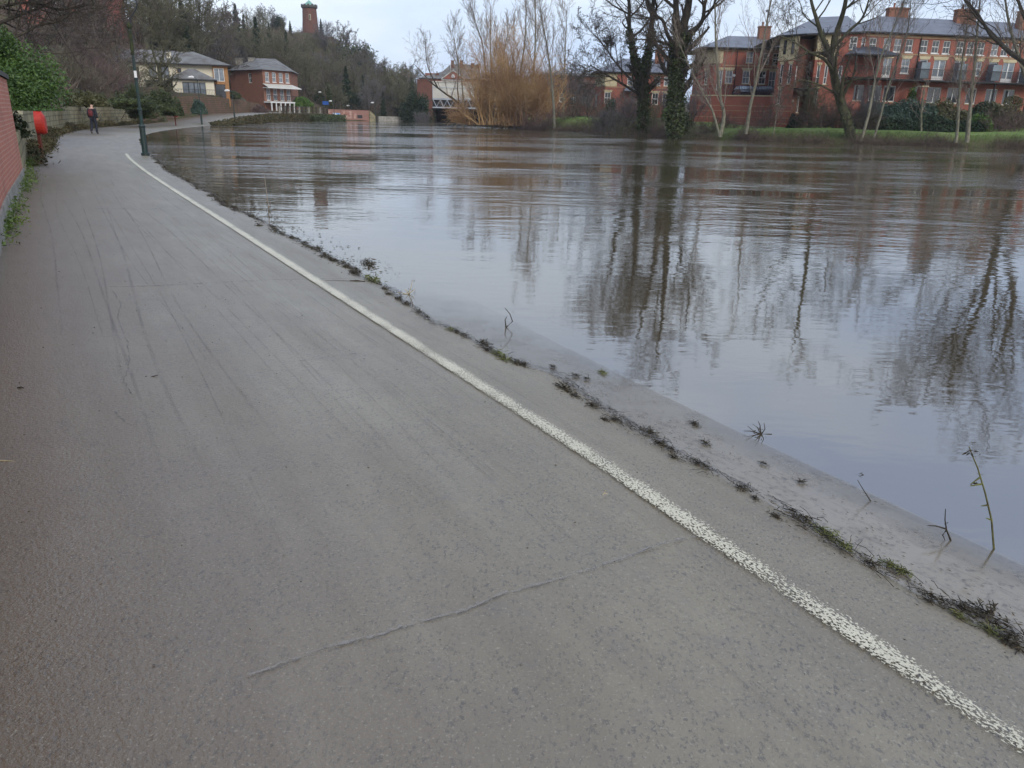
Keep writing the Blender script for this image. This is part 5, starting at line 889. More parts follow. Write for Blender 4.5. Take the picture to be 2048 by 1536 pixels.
cc = MB(); cc.box(0, La + .01, -.02, .03, 7.9, 9.4, 'stone_cream', frame_T(q[0], unit(q[0], q[1])[0])); cc.box(0, .8, -.02, .03, 7.9, 9.4, 'stone_cream', frame_T(q[1], unit(q[1], q[2])[0])); cc.build('stone_panel', b2)
sb = MB(); band(sb, q[1], q[2], 7.62, 7.76, 'stone_band', .05, .8); band(sb, q[0], q[1], 7.62, 7.76, 'stone_band', .05); band(sb, q[1], q[2], 9.2, 9.44, 'stone_band', .06, .81); sb.build('string_course', b2)
rf = MB(); hip_roof(rf, [(q[0][0], 97), (q[2][0] + 2, 97), (q[2][0] + 2, 107), (q[0][0], 107)], 11.3, (4.2, .5), 'slate', .5, 9.46); rf.build('roof', b2); x, y, z = A(1527, 75, 101); chimney(b2, x, y, 10.4, 12.2, 1.3, .9)
x, y, z = A(1470, 150, 96.9); dp = MB(); dp.tube([(x, y - .1, 9.3), (x, y - .1, 4)], .05, 6, 'black_iron'); dp.build('drainpipe', b2)
for px, py in ((1468, 151), (1529, 152), (1404, 178)):
    x, y, z = A(px, py, 96.9); p = MB(); p.tube([(x, y - .02, z), (x, y - .18, z)], [.16, .13], 10, 'white_paint'); p.build('wall_lamp', b2)
r2 = [A(1376, 240, 90)[:2], A(1540, 240, 86)[:2]]; eR, LR = unit(*r2); TR = frame_T(r2[0], eR); g = MB(); g.box(0, LR, -3, 0, .6, 4.1, 'brick_far', TR)
for z_ in (1.4, 1.95, 2.6, 3.1): g.box(-.01, LR, -.02, .02, z_, z_ + .07, 'stone_band', TR)
g.box(-.02, LR, -.3, .06, 4.102, 4.22, 'stone_cream', TR); rw = g.build('retaining_wall', b2)
g = MB(); u = .1
while u < LR: g.box(u, u + .025, -.15, -.125, 4.22, 5.1, 'black_iron', TR); u += .16
g.box(0, LR, -.16, -.12, 5.102, 5.14, 'black_iron', TR); p = g.build('railing', None, WP[rw]); p.parent = rw; p.location = (0, 0, 0)
# parked cars behind the railing
def car(px, D, z, label, yaw):
    x, y, _ = A(px, 180, D); e = empty('parked_car', (x, y, z), label, 'car', 'cars parked behind the railing'); prof = [(-2.1, .35), (-2.15, .75), (-1.9, .95), (-1.1, 1.05), (-.5, 1.45), (.8, 1.5), (1.6, 1.1), (2.05, .95), (2.1, .4)]
    M_ = Matrix.Rotation(yaw, 3, 'Z'); f = lambda u, v, h: tuple(Vector((x, y, z)) + M_ @ Vector((u, v, h))); b_ = MB(); n = len(prof)
    for i in range(n - 1): a, c = prof[i], prof[i + 1]; wa = .85 if a[1] < 1.06 else .68; wc = .85 if c[1] < 1.06 else .68; b_.face([f(a[0], -wa, a[1]), f(c[0], -wc, c[1]), f(c[0], wc, c[1]), f(a[0], wa, a[1])][::-1], 'car_paint')
    for s in (-1, 1): b_.face([f(p[0], s * (.85 if p[1] < 1.06 else .68), p[1]) for p in prof][::s], 'car_paint')
    b_.build('body', e); g_ = MB()
    for s in (-1, 1): g_.face([f(-1.0, s * .87, 1.05), f(-.48, s * .70, 1.40), f(.75, s * .70, 1.44), f(1.4, s * .87, 1.1)][::s], 'glass_pale')
    g_.face([f(-1.12, -.8, 1.08), f(-1.12, .8, 1.08), f(-.53, .64, 1.44), f(-.53, -.64, 1.44)], 'glass_pale'); g_.face([f(1.62, .8, 1.12), f(1.62, -.8, 1.12), f(.86, -.64, 1.49), f(.86, .64, 1.49)], 'glass_pale'); g_.build('side_window', e)
    for s in (-1, 1):
        for u in (-1.3, 1.35): w_ = MB(); w_.tube([f(u, s * .7, .33), f(u, s * .88, .33)], .33, 14, 'black_iron'); w_.build('wheel', e)
car(1489, 91.5, 3.85, 'dark car with a pale roof line parked behind the railing, under the middle window', R(88)); car(1528, 91, 3.85, 'dark car parked behind the railing nearest the corner tower', R(85))
dk = MB(); dk.box(0, LR + 2, -8, -.35, 3.6, 3.84, 'concrete', TR); p = dk.build('parking_deck', b2)
# --- left brick building (B1) behind the ivy trees
b1 = empty('brick_apartment_block', (16, 118, 1.5), 'red brick building half hidden behind the two ivy covered trees', 'building')
q = [A(1188, 200, 121)[:2], A(1208, 200, 118)[:2], A(1350, 200, 118)[:2]]; q += [(q[2][0], 127), (q[0][0] + .5, 127)]; ux1 = lambda px: A(px, 200, 118)[0] - q[1][0]
o1 = [(ux1(p) - .42, ux1(p) + .42, 6.1, 7.35, 'sash', 'white_paint', 'glass_pale') for p in (1258, 1282, 1312, 1331, 1345)] + [(ux1(p) - .45, ux1(p) + .45, 3.6, 5.1, 'sash', 'white_paint', 'glass') for p in (1215, 1310, 1331)] + [(ux1(1214), ux1(1214) + .75, 6.05, 7.3, 'dark', 'black_iron', 'glass', None)]
block(b1, q, 1.2, 7.7, 'brick_far', {1: o1, 0: [(.4, 1.1, 3.2, 4.9, 'sash')]}); sb = MB(); band(sb, q[1], q[2], 5.75, 5.86, 'stone_band'); band(sb, q[1], q[2], 7.45, 7.68, 'stone_band', .06, 1.71); sb.build('string_course', b1)
cc = MB(); cc.box(0, 1.7, -.02, .025, 5.9, 7.6, 'stone_cream', frame_T(q[1], (1, 0))); cc.box(0, unit(q[0], q[1])[1], -.02, .025, 5.9, 7.6, 'stone_cream', frame_T(q[0], unit(q[0], q[1])[0])); cc.build('stone_panel', b1)
lm = MB(); lintels(lm, q[1], q[2], o1[5:8]); lm.build('lintel', b1); rf = MB(); hip_roof(rf, [(q[0][0], 118), (q[2][0] + 1, 118), (q[2][0] + 1, 127), (q[0][0], 127)], 9.9, (4.6, .5), 'slate', .5, 7.71); rf.build('roof', b1); x, y, z = A(1318, 125, 121); chimney(b1, x, y, 9.2, 10.9, 1.2, .8)
# canopy of B1
cv = MB(); T1 = frame_T(q[1], (1, 0)); a, b_ = ux1(1252), ux1(1283); cv.face([T1((a - .6, 1.3, 5.3)), T1((b_ + .6, 1.3, 5.3)), T1((b_, .03, 6.0)), T1((a, .03, 6.0))], 'slate'); cv.box(a - .6, b_ + .6, .03, 1.3, 5.2, 5.296, 'black_iron', T1); cv.build('canopy', b1)
# --- low long building between willow and B1
b4 = empty('distant_brick_building', (6, 150, 1.5), 'dim dark brick building with long flat roofline right of the willow', 'building')
q = [A(1062, 200, 150)[:2], A(1195, 200, 150)[:2]]; q += [(q[1][0], 160), (q[0][0], 160)]; o1 = [(1 + i * 2.1, 1.9 + i * 2.1, 4.2, 5.7, 'sash') for i in range(5)]
block(b4, q, 1, 8.6, 'brick_dark', {0: o1}); rf = MB(); hip_roof(rf, q, 9.4, (2, 2), 'old_slate', .3, 8.61); rf.build('roof', b4)

# ------------------------------------------------------------------ bridge and station
br = empty('railway_bridge', (-18.4, 175, 0), 'railway bridge with white boarded parapet over a pale lattice girder', 'bridge')
T = frame_T((-18.3, 175), (1, 0)); g = MB(); g.box(0, 26, 0, .3, 4.85, 8.0, 'white_clad', T); g.box(0, 26, -.02, .42, 4.75, 4.845, 'girder_grey', T); g.box(0, 26, .302, .4, 6.9, 7.0, 'girder_grey', T)
for i in range(14): g.box(i * 2., i * 2. + .1, .302, .34, 4.86, 6.88, 'girder_grey', T)
g.box(0, 26, -.1, .45, 8.002, 8.2, 'white_clad', T); g.build('parapet', br)
g = MB(); g.box(0, 26, .05, .35, 4.5, 4.74, 'girder_grey', T); g.box(0, 26, .05, .35, 2.85, 3.1, 'girder_grey', T)
for i in range(17):
    x0, x1 = i * 1.5, i * 1.5 + .75; 
    for a, b_ in (((x0, 4.5), (x1, 3.1)), ((x1, 3.1), (x0 + 1.5, 4.5))): g.tube([T((a[0] + .1, .2, a[1])), T((b_[0] + .1, .2, b_[1]))], .09 if a[1] > 4 else .05, 4, 'girder_grey')
g.build('lattice_girder', br); g = MB(); g.box(0, 26, -8, -.3, 2.6, 4.74, 'dark_metal', T); g.build('deck', br); g = MB(); g.box(-.1, 26, -9, -8.1, -.5, 2.9, 'dark_metal', T); g.build('far_abutment', br)
g = MB(); g.box(-3.2, -.02, -8, .4, -.4, 8.2, 'brick_dark', T); g.box(-3.3, .05, -8, .5, 8.202, 8.5, 'brick_dark', T); g.box(-3.25, .03, .402, .5, 4.3, 4.45, 'coping', T); g.build('brick_pier', br)
st = empty('station_building', (-16, 205, 5), 'red brick station with pediment, slate roofs and tall chimneys above the railway bridge', 'building')
T = frame_T((A(840, 160, 200)[0], 200), (1, 0)); X = lambda px: A(px, 150, 200)[0] - A(840, 160, 200)[0]
g = MB(); g.box(0, 24, -12, 0, 4, 9.6, 'brick_far', T); g.build('wall', st); g = MB(); g.box(X(845), X(845) + 24, -11, -6, 9.601, 11.2, 'brick_far', T); g.build('upper_wall', st)
rf = MB(); P0_ = [(T((0, 0, 0))[0], 200), (T((24, 0, 0))[0], 200), (T((24, 0, 0))[0], 212), (T((0, 0, 0))[0], 212)]; hip_roof(rf, [P0_[0], P0_[1], P0_[2], P0_[3]], 11.6, (5, 2), 'old_slate', .3, 9.602); rf.build('roof', st)
rf = MB(); xa, xb = A(878, 150, 214)[0], A(960, 150, 214)[0]; hip_roof(rf, [(xa, 213), (xb, 213), (xb, 221), (xa, 221)], 14.0, (3, 1), 'old_slate', .2, 10.8); rf.build('roof', st)
g = MB(); g.box(xa, xb, 213, 221, 6, 10.79, 'brick_far'); g.build('rear_wall', st)
pc = A(906, 158, 197)[0]; hw = 2.6; g = MB(); zb = 9.6; ap_ = 11.4; g.face([(pc - hw, 197.5, zb), (pc + hw, 197.5, zb), (pc, 197.5, ap_)], 'brick_far')
for a, b_ in (((pc - hw - .2, zb), (pc, ap_ + .15)), ((pc, ap_ + .15), (pc + hw + .2, zb))): g.tube([(a[0], 197.4, a[1]), (b_[0], 197.4, b_[1])], .13, 4, 'white_clad')
g.box(pc - hw - .2, pc + hw + .2, 197.3, 197.7, zb - .35, zb - .15, 'white_clad'); g.box(pc - hw, pc + hw, 197.5, 200, 8, zb - .16, 'brick_far'); g.tube([(pc, 197.45, 10.25), (pc, 197.2, 10.25)], .42, 14, 'white_paint'); g.build('pediment', st)
for px, py, D in ((905, 122, 216), (923, 122, 216), (945, 128, 216), (956, 130, 216)): x, y, z = A(px, py, D); chimney(st, x, y, 11, z, .75, .7, 'brick_dark', 0)
for px, py, D in ((854, 152, 203), (874, 148, 203)): x, y, z = A(px, py, D); chimney(st, x, y, 9.8, z, .9, .8, 'brick_dark', 1)
fp = MB(); x = A(901, 130, 205)[0]; fp.tube([(x, 205, 9), (x, 205, 13.6)], .06, 5, 'white_paint'); fp.build('flagpole', st)

# ------------------------------------------------------------------ tower
TX, TY, TZ = -74.6, 300, gz(-74.6, 300) - 1
tw = empty('round_tower', (TX, TY, TZ), 'round brick tower with dark corbelled battlements and green copper cone on the hilltop', 'tower')
g = MB(); prof = [(0, 3.1), (2.5, 2.95), (5, 2.65), (8.6, 2.4)]; nn = 24
zt_ = 36.0
def ring(r, z, k): return (TX + r * math.cos(k * 2 * math.pi / nn), TY + r * math.sin(k * 2 * math.pi / nn), z)
zs = [TZ, 29, 32, zt_]; rr = [3.1, 2.85, 2.6, 2.4]
for i in range(3):
    for k in range(nn): g.face([ring(rr[i], zs[i], k), ring(rr[i], zs[i], k + 1), ring(rr[i + 1], zs[i + 1], k + 1), ring(rr[i + 1], zs[i + 1], k)], 'brick_dark', [(k * .7, zs[i]), (k * .7 + .7, zs[i]), (k * .7 + .7, zs[i + 1]), (k * .7, zs[i + 1])])
g.build('wall', tw); g = MB()
for k in range(nn):
    for a, b_ in (((2.4, 35.7), (2.85, 36.1)), ((2.85, 36.1), (2.85, 36.7)), ((2.85, 36.7), (2.4, 36.7))): g.face([ring(a[0], a[1], k), ring(a[0], a[1], k + 1), ring(b_[0], b_[1], k + 1), ring(b_[0], b_[1], k)], 'coping')
    if k % 2 == 0:
        for a, b_ in (((2.85, 36.7), (2.85, 37.1)), ((2.85, 37.1), (2.5, 37.1)), ((2.5, 37.1), (2.5, 36.7))): g.face([ring(a[0], a[1], k), ring(a[0], a[1], k + 1), ring(b_[0], b_[1], k + 1), ring(b_[0], b_[1], k)], 'coping')
g.build('battlement', tw); g = MB()
for k in range(nn): g.face([ring(2.2, 36.71, k), ring(2.2, 36.71, k + 1), (TX, TY, 38.6)], 'copper')
g.build('roof', tw); f = MB(); f.box(TX + .35, TX + .95, TY - 2.75, TY - 2.2, 31.9, 33.8, 'stone_cream'); wo_ = f.build('window', tw); f = MB(); f.box(TX + .48, TX + .82, TY - 2.79, TY - 2.745, 32.05, 33.6, 'glass'); p = f.build('pane', None, WP[wo_]); p.parent = wo_; p.location = (0, 0, 0)
g = MB(); g.box(TX - 7, TX + 9, TY - 3.9, TY - 3.4, 24, 26.6, 'red_sandstone'); g.build('terrace_wall', tw)
# castle building top left
cs = empty('hilltop_house', (-66, 128, 12), 'red brick house with white windows high up behind the branches at top left', 'building')
q = [A(40, 20, 122)[:2], A(214, 20, 126)[:2]]; q += [(q[1][0] - 2, 136), (q[0][0] - 2, 133)]; e_, L_ = unit(q[0], q[1]); o1 = []
for px in (90, 125, 165, 193): d = ray(px, 10); u = A(px, 5, 125)[0] - q[0][0]; zc = A(px, 8, 125)[2]; o1.append((u - .55, u + .55, zc - .9, zc + 1.1, 'sash')); o1.append((u - .55, u + .55, zc + 2.2, zc + 4, 'sash'))
block(cs, q, 11.5, 24, 'brick_far', {0: o1}); rf = MB(); hip_roof(rf, q, 27, (4, 4), 'slate', .3, 24.01); rf.build('roof', cs)

# ------------------------------------------------------------------ cream house
ch = empty('cream_house', (-46, 119, 3), 'cream rendered house with slate roof, dark framed glazing and orange timber corner', 'building')
RA = R(19); eh = (math.cos(RA), math.sin(RA)); OH = A(430, 190, 119)[:2]
def uh(px, v=0.):  # coordinate along the facade line lying v metres in front of it
    n_ = (eh[1], -eh[0]); o_ = (OH[0] + n_[0] * v, OH[1] + n_[1] * v); d = ray(px, 170); t_ = (o_[0] * n_[0] + o_[1] * n_[1]) / (d[0] * n_[0] + d[1] * n_[1])
    return (d[0] * t_ - OH[0]) * eh[0] + (d[1] * t_ - OH[1]) * eh[1]
TH = frame_T(OH, eh); pt = lambda u, v: TH((u, v, 0))[:2]
XL, XT = uh(236), uh(458); ze = 7.45
q = [pt(XL, 0), pt(0, 0), pt(0, -8), pt(XL, -8)]; u_ = lambda px: uh(px) - XL
ops = [(u_(301), u_(316), 5.6, 7.15, 'pair', 'dark_metal', 'glass_pale', None), (u_(325), u_(341), 5.6, 7.15, 'pair', 'dark_metal', 'glass_pale', None), (u_(357), u_(366), 6.35, 7.0, 'dark', 'timber_orange', 'glass', None), (u_(293), u_(345), 2.9, 4.9, 'panel4', 'dark_metal', 'glass', None), (u_(262), u_(282), 5.5, 7.0, 'pair', 'dark_metal', 'glass', None)]
block(ch, q, 2.0, ze, 'render_cream', {0: ops}, reveal=.3)
rf = MB(); hip_roof(rf, [pt(XL, 0), pt(XT, .6), pt(XT, -8), pt(XL, -8)], 9.45, (2, 5.0), 'old_slate', .5, ze + .01, edge='dark_metal'); rf.build('roof', ch)
b0, b1_ = uh(346, 3.2), uh(428, 3.2); q2 = [pt(b0, 3.2), pt(b1_, 3.2), pt(b1_, .01), pt(b0, .01)]
block(ch, q2, 2.0, 5.35, 'render_cream', {0: [(uh(365, 3.2) - b0, uh(411, 3.2) - b0, 3.5, 5.1, 'panel4', 'dark_metal', 'glass_pale', None)]}, name='bay_wall')
rf = MB(); hip_roof(rf, [pt(b0, 3.2), pt(b1_, 3.2), pt(b1_, .02), pt(b0, .02)], 6.9, (2.6, 2.8), 'old_slate', .45, 5.36, edge='dark_metal'); rf.build('bay_roof', ch)
w3 = XT - .02; q3 = [pt(.02, .5), pt(XT, .5), pt(XT, -6), pt(.02, -6)]
block(ch, q3, 2.0, ze - .01, 'timber_orange', {0: [(.12, w3 * .74, 5.4, 7.15, 'pair', 'white_paint', 'glass_pale', None), (.12, w3 * .74, 2.9, 5.0, 'pair', 'dark_metal', 'glass', None)]}, name='timber_bay')
c = MB(); uc = uh(343); c.box(uc - .3, uc + .3, -1.6, -.9, 7.8, 9.1, 'render_cream', TH); c.build('chimney', ch)
g = MB(); g.box(uh(291), uh(345), .02, 1.3, 5.12, 5.3, 'dark_metal', TH); g.build('canopy', ch)
g = MB(); i = b0 + .5
while i < b1_ + 3: g.box(i, i + .03, 4.6, 4.63, 3.2, 4.1, 'dark_metal', TH); i += .2
g.box(b0 + .5, b1_ + 3, 4.59, 4.64, 4.102, 4.15, 'dark_metal', TH); g.build('railing', ch)
# ------------------------------------------------------------------ brick house
bh = empty('brick_house', (-46, 150, 2), 'red brick house with hipped slate roof, white windows and pale verandah by the river', 'building')
p0, p1, p2 = A(464, 200, 155)[:2], A(529, 200, 148)[:2], A(583, 200, 153)[:2]; d_ = (-1.6, 11); q = [p0, p1, p2, (p2[0] + d_[0], p2[1] + d_[1]), (p0[0] + d_[0] + 2, p0[1] + d_[1])]; La, Lb = unit(p0, p1)[1], unit(p1, p2)[1]
of = []
for f_ in (.1, .35, .6, .84): of.append((Lb * f_ - .05, Lb * f_ + .75, 6.45, 8.1, 'sash', 'white_paint', 'glass_pale', 'white_paint')); of.append((Lb * f_ - .05, Lb * f_ + .8, 3.35, 5.3, 'sash', 'white_paint', 'glass_pale', 'white_paint'))
block(bh, q, .8, 8.45, 'brick_orange', {0: [(La * .58, La * .58 + 1.0, 6.3, 7.9, 'sash')], 1: of}); rf = MB(); apx = A(508, 118, 158); z_e = 8.46
ee = [(p0[0] - .5, p0[1] - .5), (p1[0] + .1, p1[1] - .7), (p2[0] + .6, p2[1] - .4), (q[3][0] + .4, q[3][1] + .3), (q[4][0] - .4, q[4][1] + .3)]; Ra, Rb = (-50.0, 158, 10.9), (-46.5, 158.5, 10.9); E3 = [(*p, z_e) for p in ee]
rf.face([E3[0], E3[1], Ra], 'old_slate'); rf.face([E3[1], Rb, Ra], 'old_slate'); rf.face([E3[1], E3[2], Rb], 'old_slate'); rf.face([E3[2], E3[3], Rb], 'old_slate'); rf.face([E3[3], E3[4], Ra, Rb], 'old_slate'); rf.face([E3[4], E3[0], Ra], 'old_slate'); rf.face(E3[::-1], 'dark_metal'); rf.build('roof', bh)
ef, _ = unit(p1, p2); Tf = frame_T(p1, ef); g = MB(); g.face([Tf((-.2, 1.6, 5.5)), Tf((Lb + 1.2, 1.6, 5.5)), Tf((Lb + .4, .02, 6.15)), Tf((-.2, .02, 6.15))], 'white_clad'); g.box(-.2, Lb + 1.2, .02, 1.6, 5.38, 5.495, 'white_paint', Tf); g.build('verandah_roof', bh)
g = MB(); g.box(-.2, Lb + 1.4, .02, 1.9, 2.9, 3.15, 'white_paint', Tf); g.build('balcony', bh)
for i in range(7): g = MB(); uu = Lb * i / 6; g.box(uu, uu + .18, 1.7, 1.88, .6, 2.898, 'white_paint', Tf); g.build('column', bh)
g = MB(); u = -.2
while u < Lb + 1.4: g.box(u, u + .04, 1.8, 1.84, 3.152, 4.1, 'dark_metal', Tf); u += .2
g.box(-.2, Lb + 1.4, 1.79, 1.85, 4.102, 4.16, 'dark_metal', Tf); g.build('railing', bh)
for i, (px, py) in enumerate(((478, 118), (503, 117))): x, y, z = A(px, py, 157); chimney(bh, x, y, 9.6, z, 1.1, .8, 'concrete', 0)

# ------------------------------------------------------------------ far quay
def low_wall(name, pts, m, label, th=.4, zt=1.6): return thing_wall(name, [(p[0], p[1], -.3, p[2]) for p in pts][::-1] if False else [(p[0], p[1], -.3, p[2]) for p in pts], th, m, label)
qa = A(654, 236, 162)[:2]; qb = A(738, 238, 167)[:2]; qc = A(752, 240, 168)[:2]; qd = A(860, 243, 176)[:2]
rw = low_wall('graffiti_wall', [(qa[0], qa[1], 2.1), ((qa[0] + qb[0]) / 2, (qa[1] + qb[1]) / 2, 2.05), (qb[0], qb[1], 2.0)], 'brick_pink', 'low pinkish brick wall painted with graffiti on the far quay')
eq, Lq = unit(qa, qb); Tq = frame_T(qa, eq); mat('graffiti_blue', (.12, .28, .55), .7, (.55, .6, .65), scale=2.5, lo=.45, hi=.5); mat('graffiti_pink', (.28, .13, .10), .7, (.40, .27, .22), scale=1.5, lo=.45, hi=.55)
g = MB(); g.box(Lq * .14, Lq * .31, .004, .012, .3, 1.4, 'graffiti_blue', Tq); g.box(Lq * .36, Lq * .58, .004, .012, .4, 1.8, 'graffiti_pink', Tq); g.box(Lq * .64, Lq * .7, .004, .012, .4, 1.6, 'graffiti_pink', Tq); g.box(Lq * .72, Lq * .84, .004, .012, .5, 1.1, 'dark_metal', Tq); g.box(Lq * .02, Lq * .1, .004, .012, 1.2, 1.8, 'graffiti_pink', Tq); g.build('graffiti', rw)
low_wall('sandstone_wall', [(qb[0] + .3, qb[1] - .2, 2.0), (qc[0], qc[1], .9)], 'sandstone', 'short mossy sandstone end wall right of the graffiti wall')
low_wall('quay_wall', [(qc[0] + .6, qc[1], .95), ((qc[0] + qd[0]) / 2, (qc[1] + qd[1]) / 2, .95), (qd[0], qd[1], 1.0)], 'concrete', 'long pale low quay wall left of the railway bridge')
fe = empty('riverside_fence', (-38, 150, 1), 'dark post fence along the raised path left of the graffiti wall', 'fence')
FP = [A(560, 225, 128), A(590, 225, 138), A(620, 226, 148), A(655, 228, 158)]
for i in range(15):
    f = i / 14 * 3; k = min(int(f), 2); a, b_ = Vector(FP[k]), Vector(FP[k + 1]); p = a.lerp(b_, f - k); zb = float(pathz(min(p.y, 156))) - .1; g = MB(); g.box(p.x - .14, p.x + .14, p.y - .12, p.y + .12, zb, zb + 1.15, 'concrete' if i % 3 == 0 else 'bark'); g.box(p.x - .16, p.x + .16, p.y - .14, p.y + .14, zb + 1.152, zb + 1.22, 'bark'); g.build('post', fe)
g = MB()
for h_ in (.45, .95): g.tube([(p[0], p[1], float(pathz(min(p[1], 156))) + h_) for p in FP], .05, 4, 'bark')
g.build('rail', fe)
sg = empty('blue_sign', A(651, 225, 165), 'small blue sign board in the trees above the graffiti wall', 'sign'); x, y, z = A(651, 206, 165); g = MB(); g.box(x - .6, x + .6, y, y + .04, z - .35, z + .35, 'blue_sign'); g.build('board', sg); g = MB(); g.tube([(x, y + .08, .5), (x, y + .08, z + .3)], .04, 6, 'dark_metal'); g.build('post', sg)

# ------------------------------------------------------------------ lamp posts
def far_lamp(px, pyb, pyt, D, label):
    x, y, zb = A(px, pyb, D); zt_ = A(px, pyt, D)[2]; e = empty('street_lamp', (x, y, zb), label, 'street lamp', 'street lamps along the riverside path'); g = MB(); h = zt_ - zb
    g.tube([(x, y, zb - .3), (x, y, zb + h * .3), (x, y, zb + h * .32), (x, y, zt_)], [.1, .1, .055, .04], 8, 'lamp_green'); g.build('post', e)
    g = MB(); g.tube([(x, y, zt_), (x - .1, y, zt_ + .15), (x - .35, y, zt_ + .22)], .03, 6, 'lamp_green'); g.build('bracket', e); g = MB(); g.tube([(x - .3, y, zt_ + .24), (x - .5, y, zt_ + .27), (x - .8, y, zt_ + .24), (x - .95, y, zt_ + .2)], [.05, .13, .12, .04], 8, 'white_paint'); g.build('lamp_head', e)
for a in [(404, 250, 160, 86, 'slim green street lamp in front of the cream house'), (470, 243, 186, 97, 'slim green street lamp below the orange timber bay'), (752, 240, 208, 166, 'street lamp at the left end of the pale quay wall'), (669, 236, 205, 160, 'street lamp in front of the graffiti wall'), (703, 236, 214, 172, 'street lamp behind the graffiti wall'), (648, 225, 187, 168, 'street lamp standing higher in the trees above the blue sign')]: far_lamp(*a)
x, y, _ = G(290, 312); y = 28.3; x = -13.15; lp = empty('street_lamp', (x, y, 0), 'tall old green cast iron lamp post with mossy shaft beside the white line', 'street lamp')
ps = lambda px, py: A(px, py, 28.3); lean = lambda z_: (x + .004 * z_, y, z_)
g = MB(); g.tube([lean(-.02), lean(.1), lean(.12), lean(.95), lean(1.0), lean(1.06)], [.14, .14, .10, .095, .12, .085], 14, 'lamp_green'); g.build('base', lp, smooth=False)
g = MB(); g.tube([lean(1.06), lean(1.5), lean(1.52), lean(1.58), lean(1.6), lean(2.5), lean(2.52), lean(2.57), lean(2.6), lean(3.3)], [.062, .058, .078, .078, .054, .05, .068, .068, .046, .042], 12, 'lamp_green'); g.build('shaft', lp)
g = MB(); g.tube([lean(3.3), lean(3.5), lean(3.8), lean(4.05)], [.055, .065, .06, .05], 10, 'lamp_moss'); g.tube([lean(4.1), lean(4.17), lean(4.25), lean(4.3)], [.05, .09, .085, .03], 10, 'lamp_moss'); g.tube([lean(4.04), lean(4.12)], .045, 8, 'lamp_green'); g.build('mossy_top', lp)
g = MB(); g.tube([A(a, b_, 28.3) for a, b_ in ((262, 50), (260, 40), (264, 30), (271, 20), (274, 10), (271, 0), (266, -12), (262, -30), (262, -60), (270, -85), (290, -90))], .025, 6, 'dark_metal'); g.build('bracket', lp)
g = MB(); p = Vector(A(290, -88, 28.3)); g.tube([p, p - Vector((0, 0, .1)), p - Vector((0, 0, .3))], [.05, .22, .16], 12, 'lamp_green'); g.build('lamp_head', lp); g = MB(); q = A(273, 148, 28.3); g.box(q[0] - .045, q[0] + .045, y - .09, y - .075, q[2] - .12, q[2] + .1, 'white_paint'); g.build('label_plate', lp)
# ------------------------------------------------------------------ lifebuoy housings
def lifebuoy(x, y, s, label):
    e = empty('lifebuoy_housing', (x, y, 0), label, 'lifebuoy housing'); g = MB(); g.box(x - .04 * s, x + .04 * s, y - .04 * s, y + .04 * s, -.05, 1.42 * s, 'rust_paint'); g.build('post', e)
    g = MB(); n = 20; yaw = R(113); c, sn = math.cos(yaw), math.sin(yaw); f = lambda u, v, w_: (x + (u * c - v * sn) * s, y + (u * sn + v * c) * s, (1.12 + w_) * s)
    ol = [(.27 * math.cos(2 * math.pi * k / n) * (1.0), .335 * math.sin(2 * math.pi * k / n) + (.0)) for k in range(n)]; ol = [(u, w_ * 1.15 if w_ > 0 else w_) for u, w_ in ol]
    F_ = [f(u, -.17, w_) for u, w_ in ol]; B_ = [f(u * .97, .03, w_ * .97) for u, w_ in ol]; F2 = [f(u * .8, -.25, w_ * .72 - .05) for u, w_ in ol]
    for k in range(n): j = (k + 1) % n; g.face([B_[k], B_[j], F_[j], F_[k]], 'red_paint'); g.face([F_[k], F_[j], F2[j], F2[k]], 'red_paint')
    g.face(F2, 'red_paint'); g.face(B_[::-1], 'red_paint'); g.build('cover', e); g = MB(); g.box(x - .2 * s, x + .2 * s, y - .055 * s, y - .052 * s + .11 * s, 1.5 * s, 1.56 * s, 'rust_paint'); g.build('cap', e)
lifebuoy(-14.8, 24.9, .97, 'bright red lifebuoy housing on a rusty post under the laurel at the left'); x, y, _ = A(350, 235, 80); lifebuoy(x, y, 1.0, 'small far red lifebuoy housing against the stone wall'); x, y, _ = A(856, 240, 172); lifebuoy(x, y, .8, 'tiny distant red lifebuoy housing on the quay beside the bridge')

# ------------------------------------------------------------------ walker
def skin_mesh(name, verts, edges, radii, m, lv=2):
    me = bpy.data.meshes.new(name); me.from_pydata(verts, edges, []); o = bpy.data.objects.new(name, me); C.objects.link(o)
    md = o.modifiers.new('s', 'SKIN'); md.use_smooth_shade = True; sv_ = me.skin_vertices[0].data
    for i, r in enumerate(radii): sv_[i].radius = (r, r) if not hasattr(r, '__len__') else r
    sv_[0].use_root = True; sb_ = o.modifiers.new('u', 'SUBSURF'); sb_.levels = sb_.render_levels = lv
    dg = bpy.context.evaluated_depsgraph_get(); dg.update(); out = bpy.data.meshes.new_from_object(o.evaluated_get(dg)); bpy.data.objects.remove(o); out.materials.clear(); out.materials.append(MAT[m]); return out
pe = empty('person', (-26.2, 50, .02), 'walker in dark jacket and dark trousers with bald head, seen from behind mid stride', 'person')
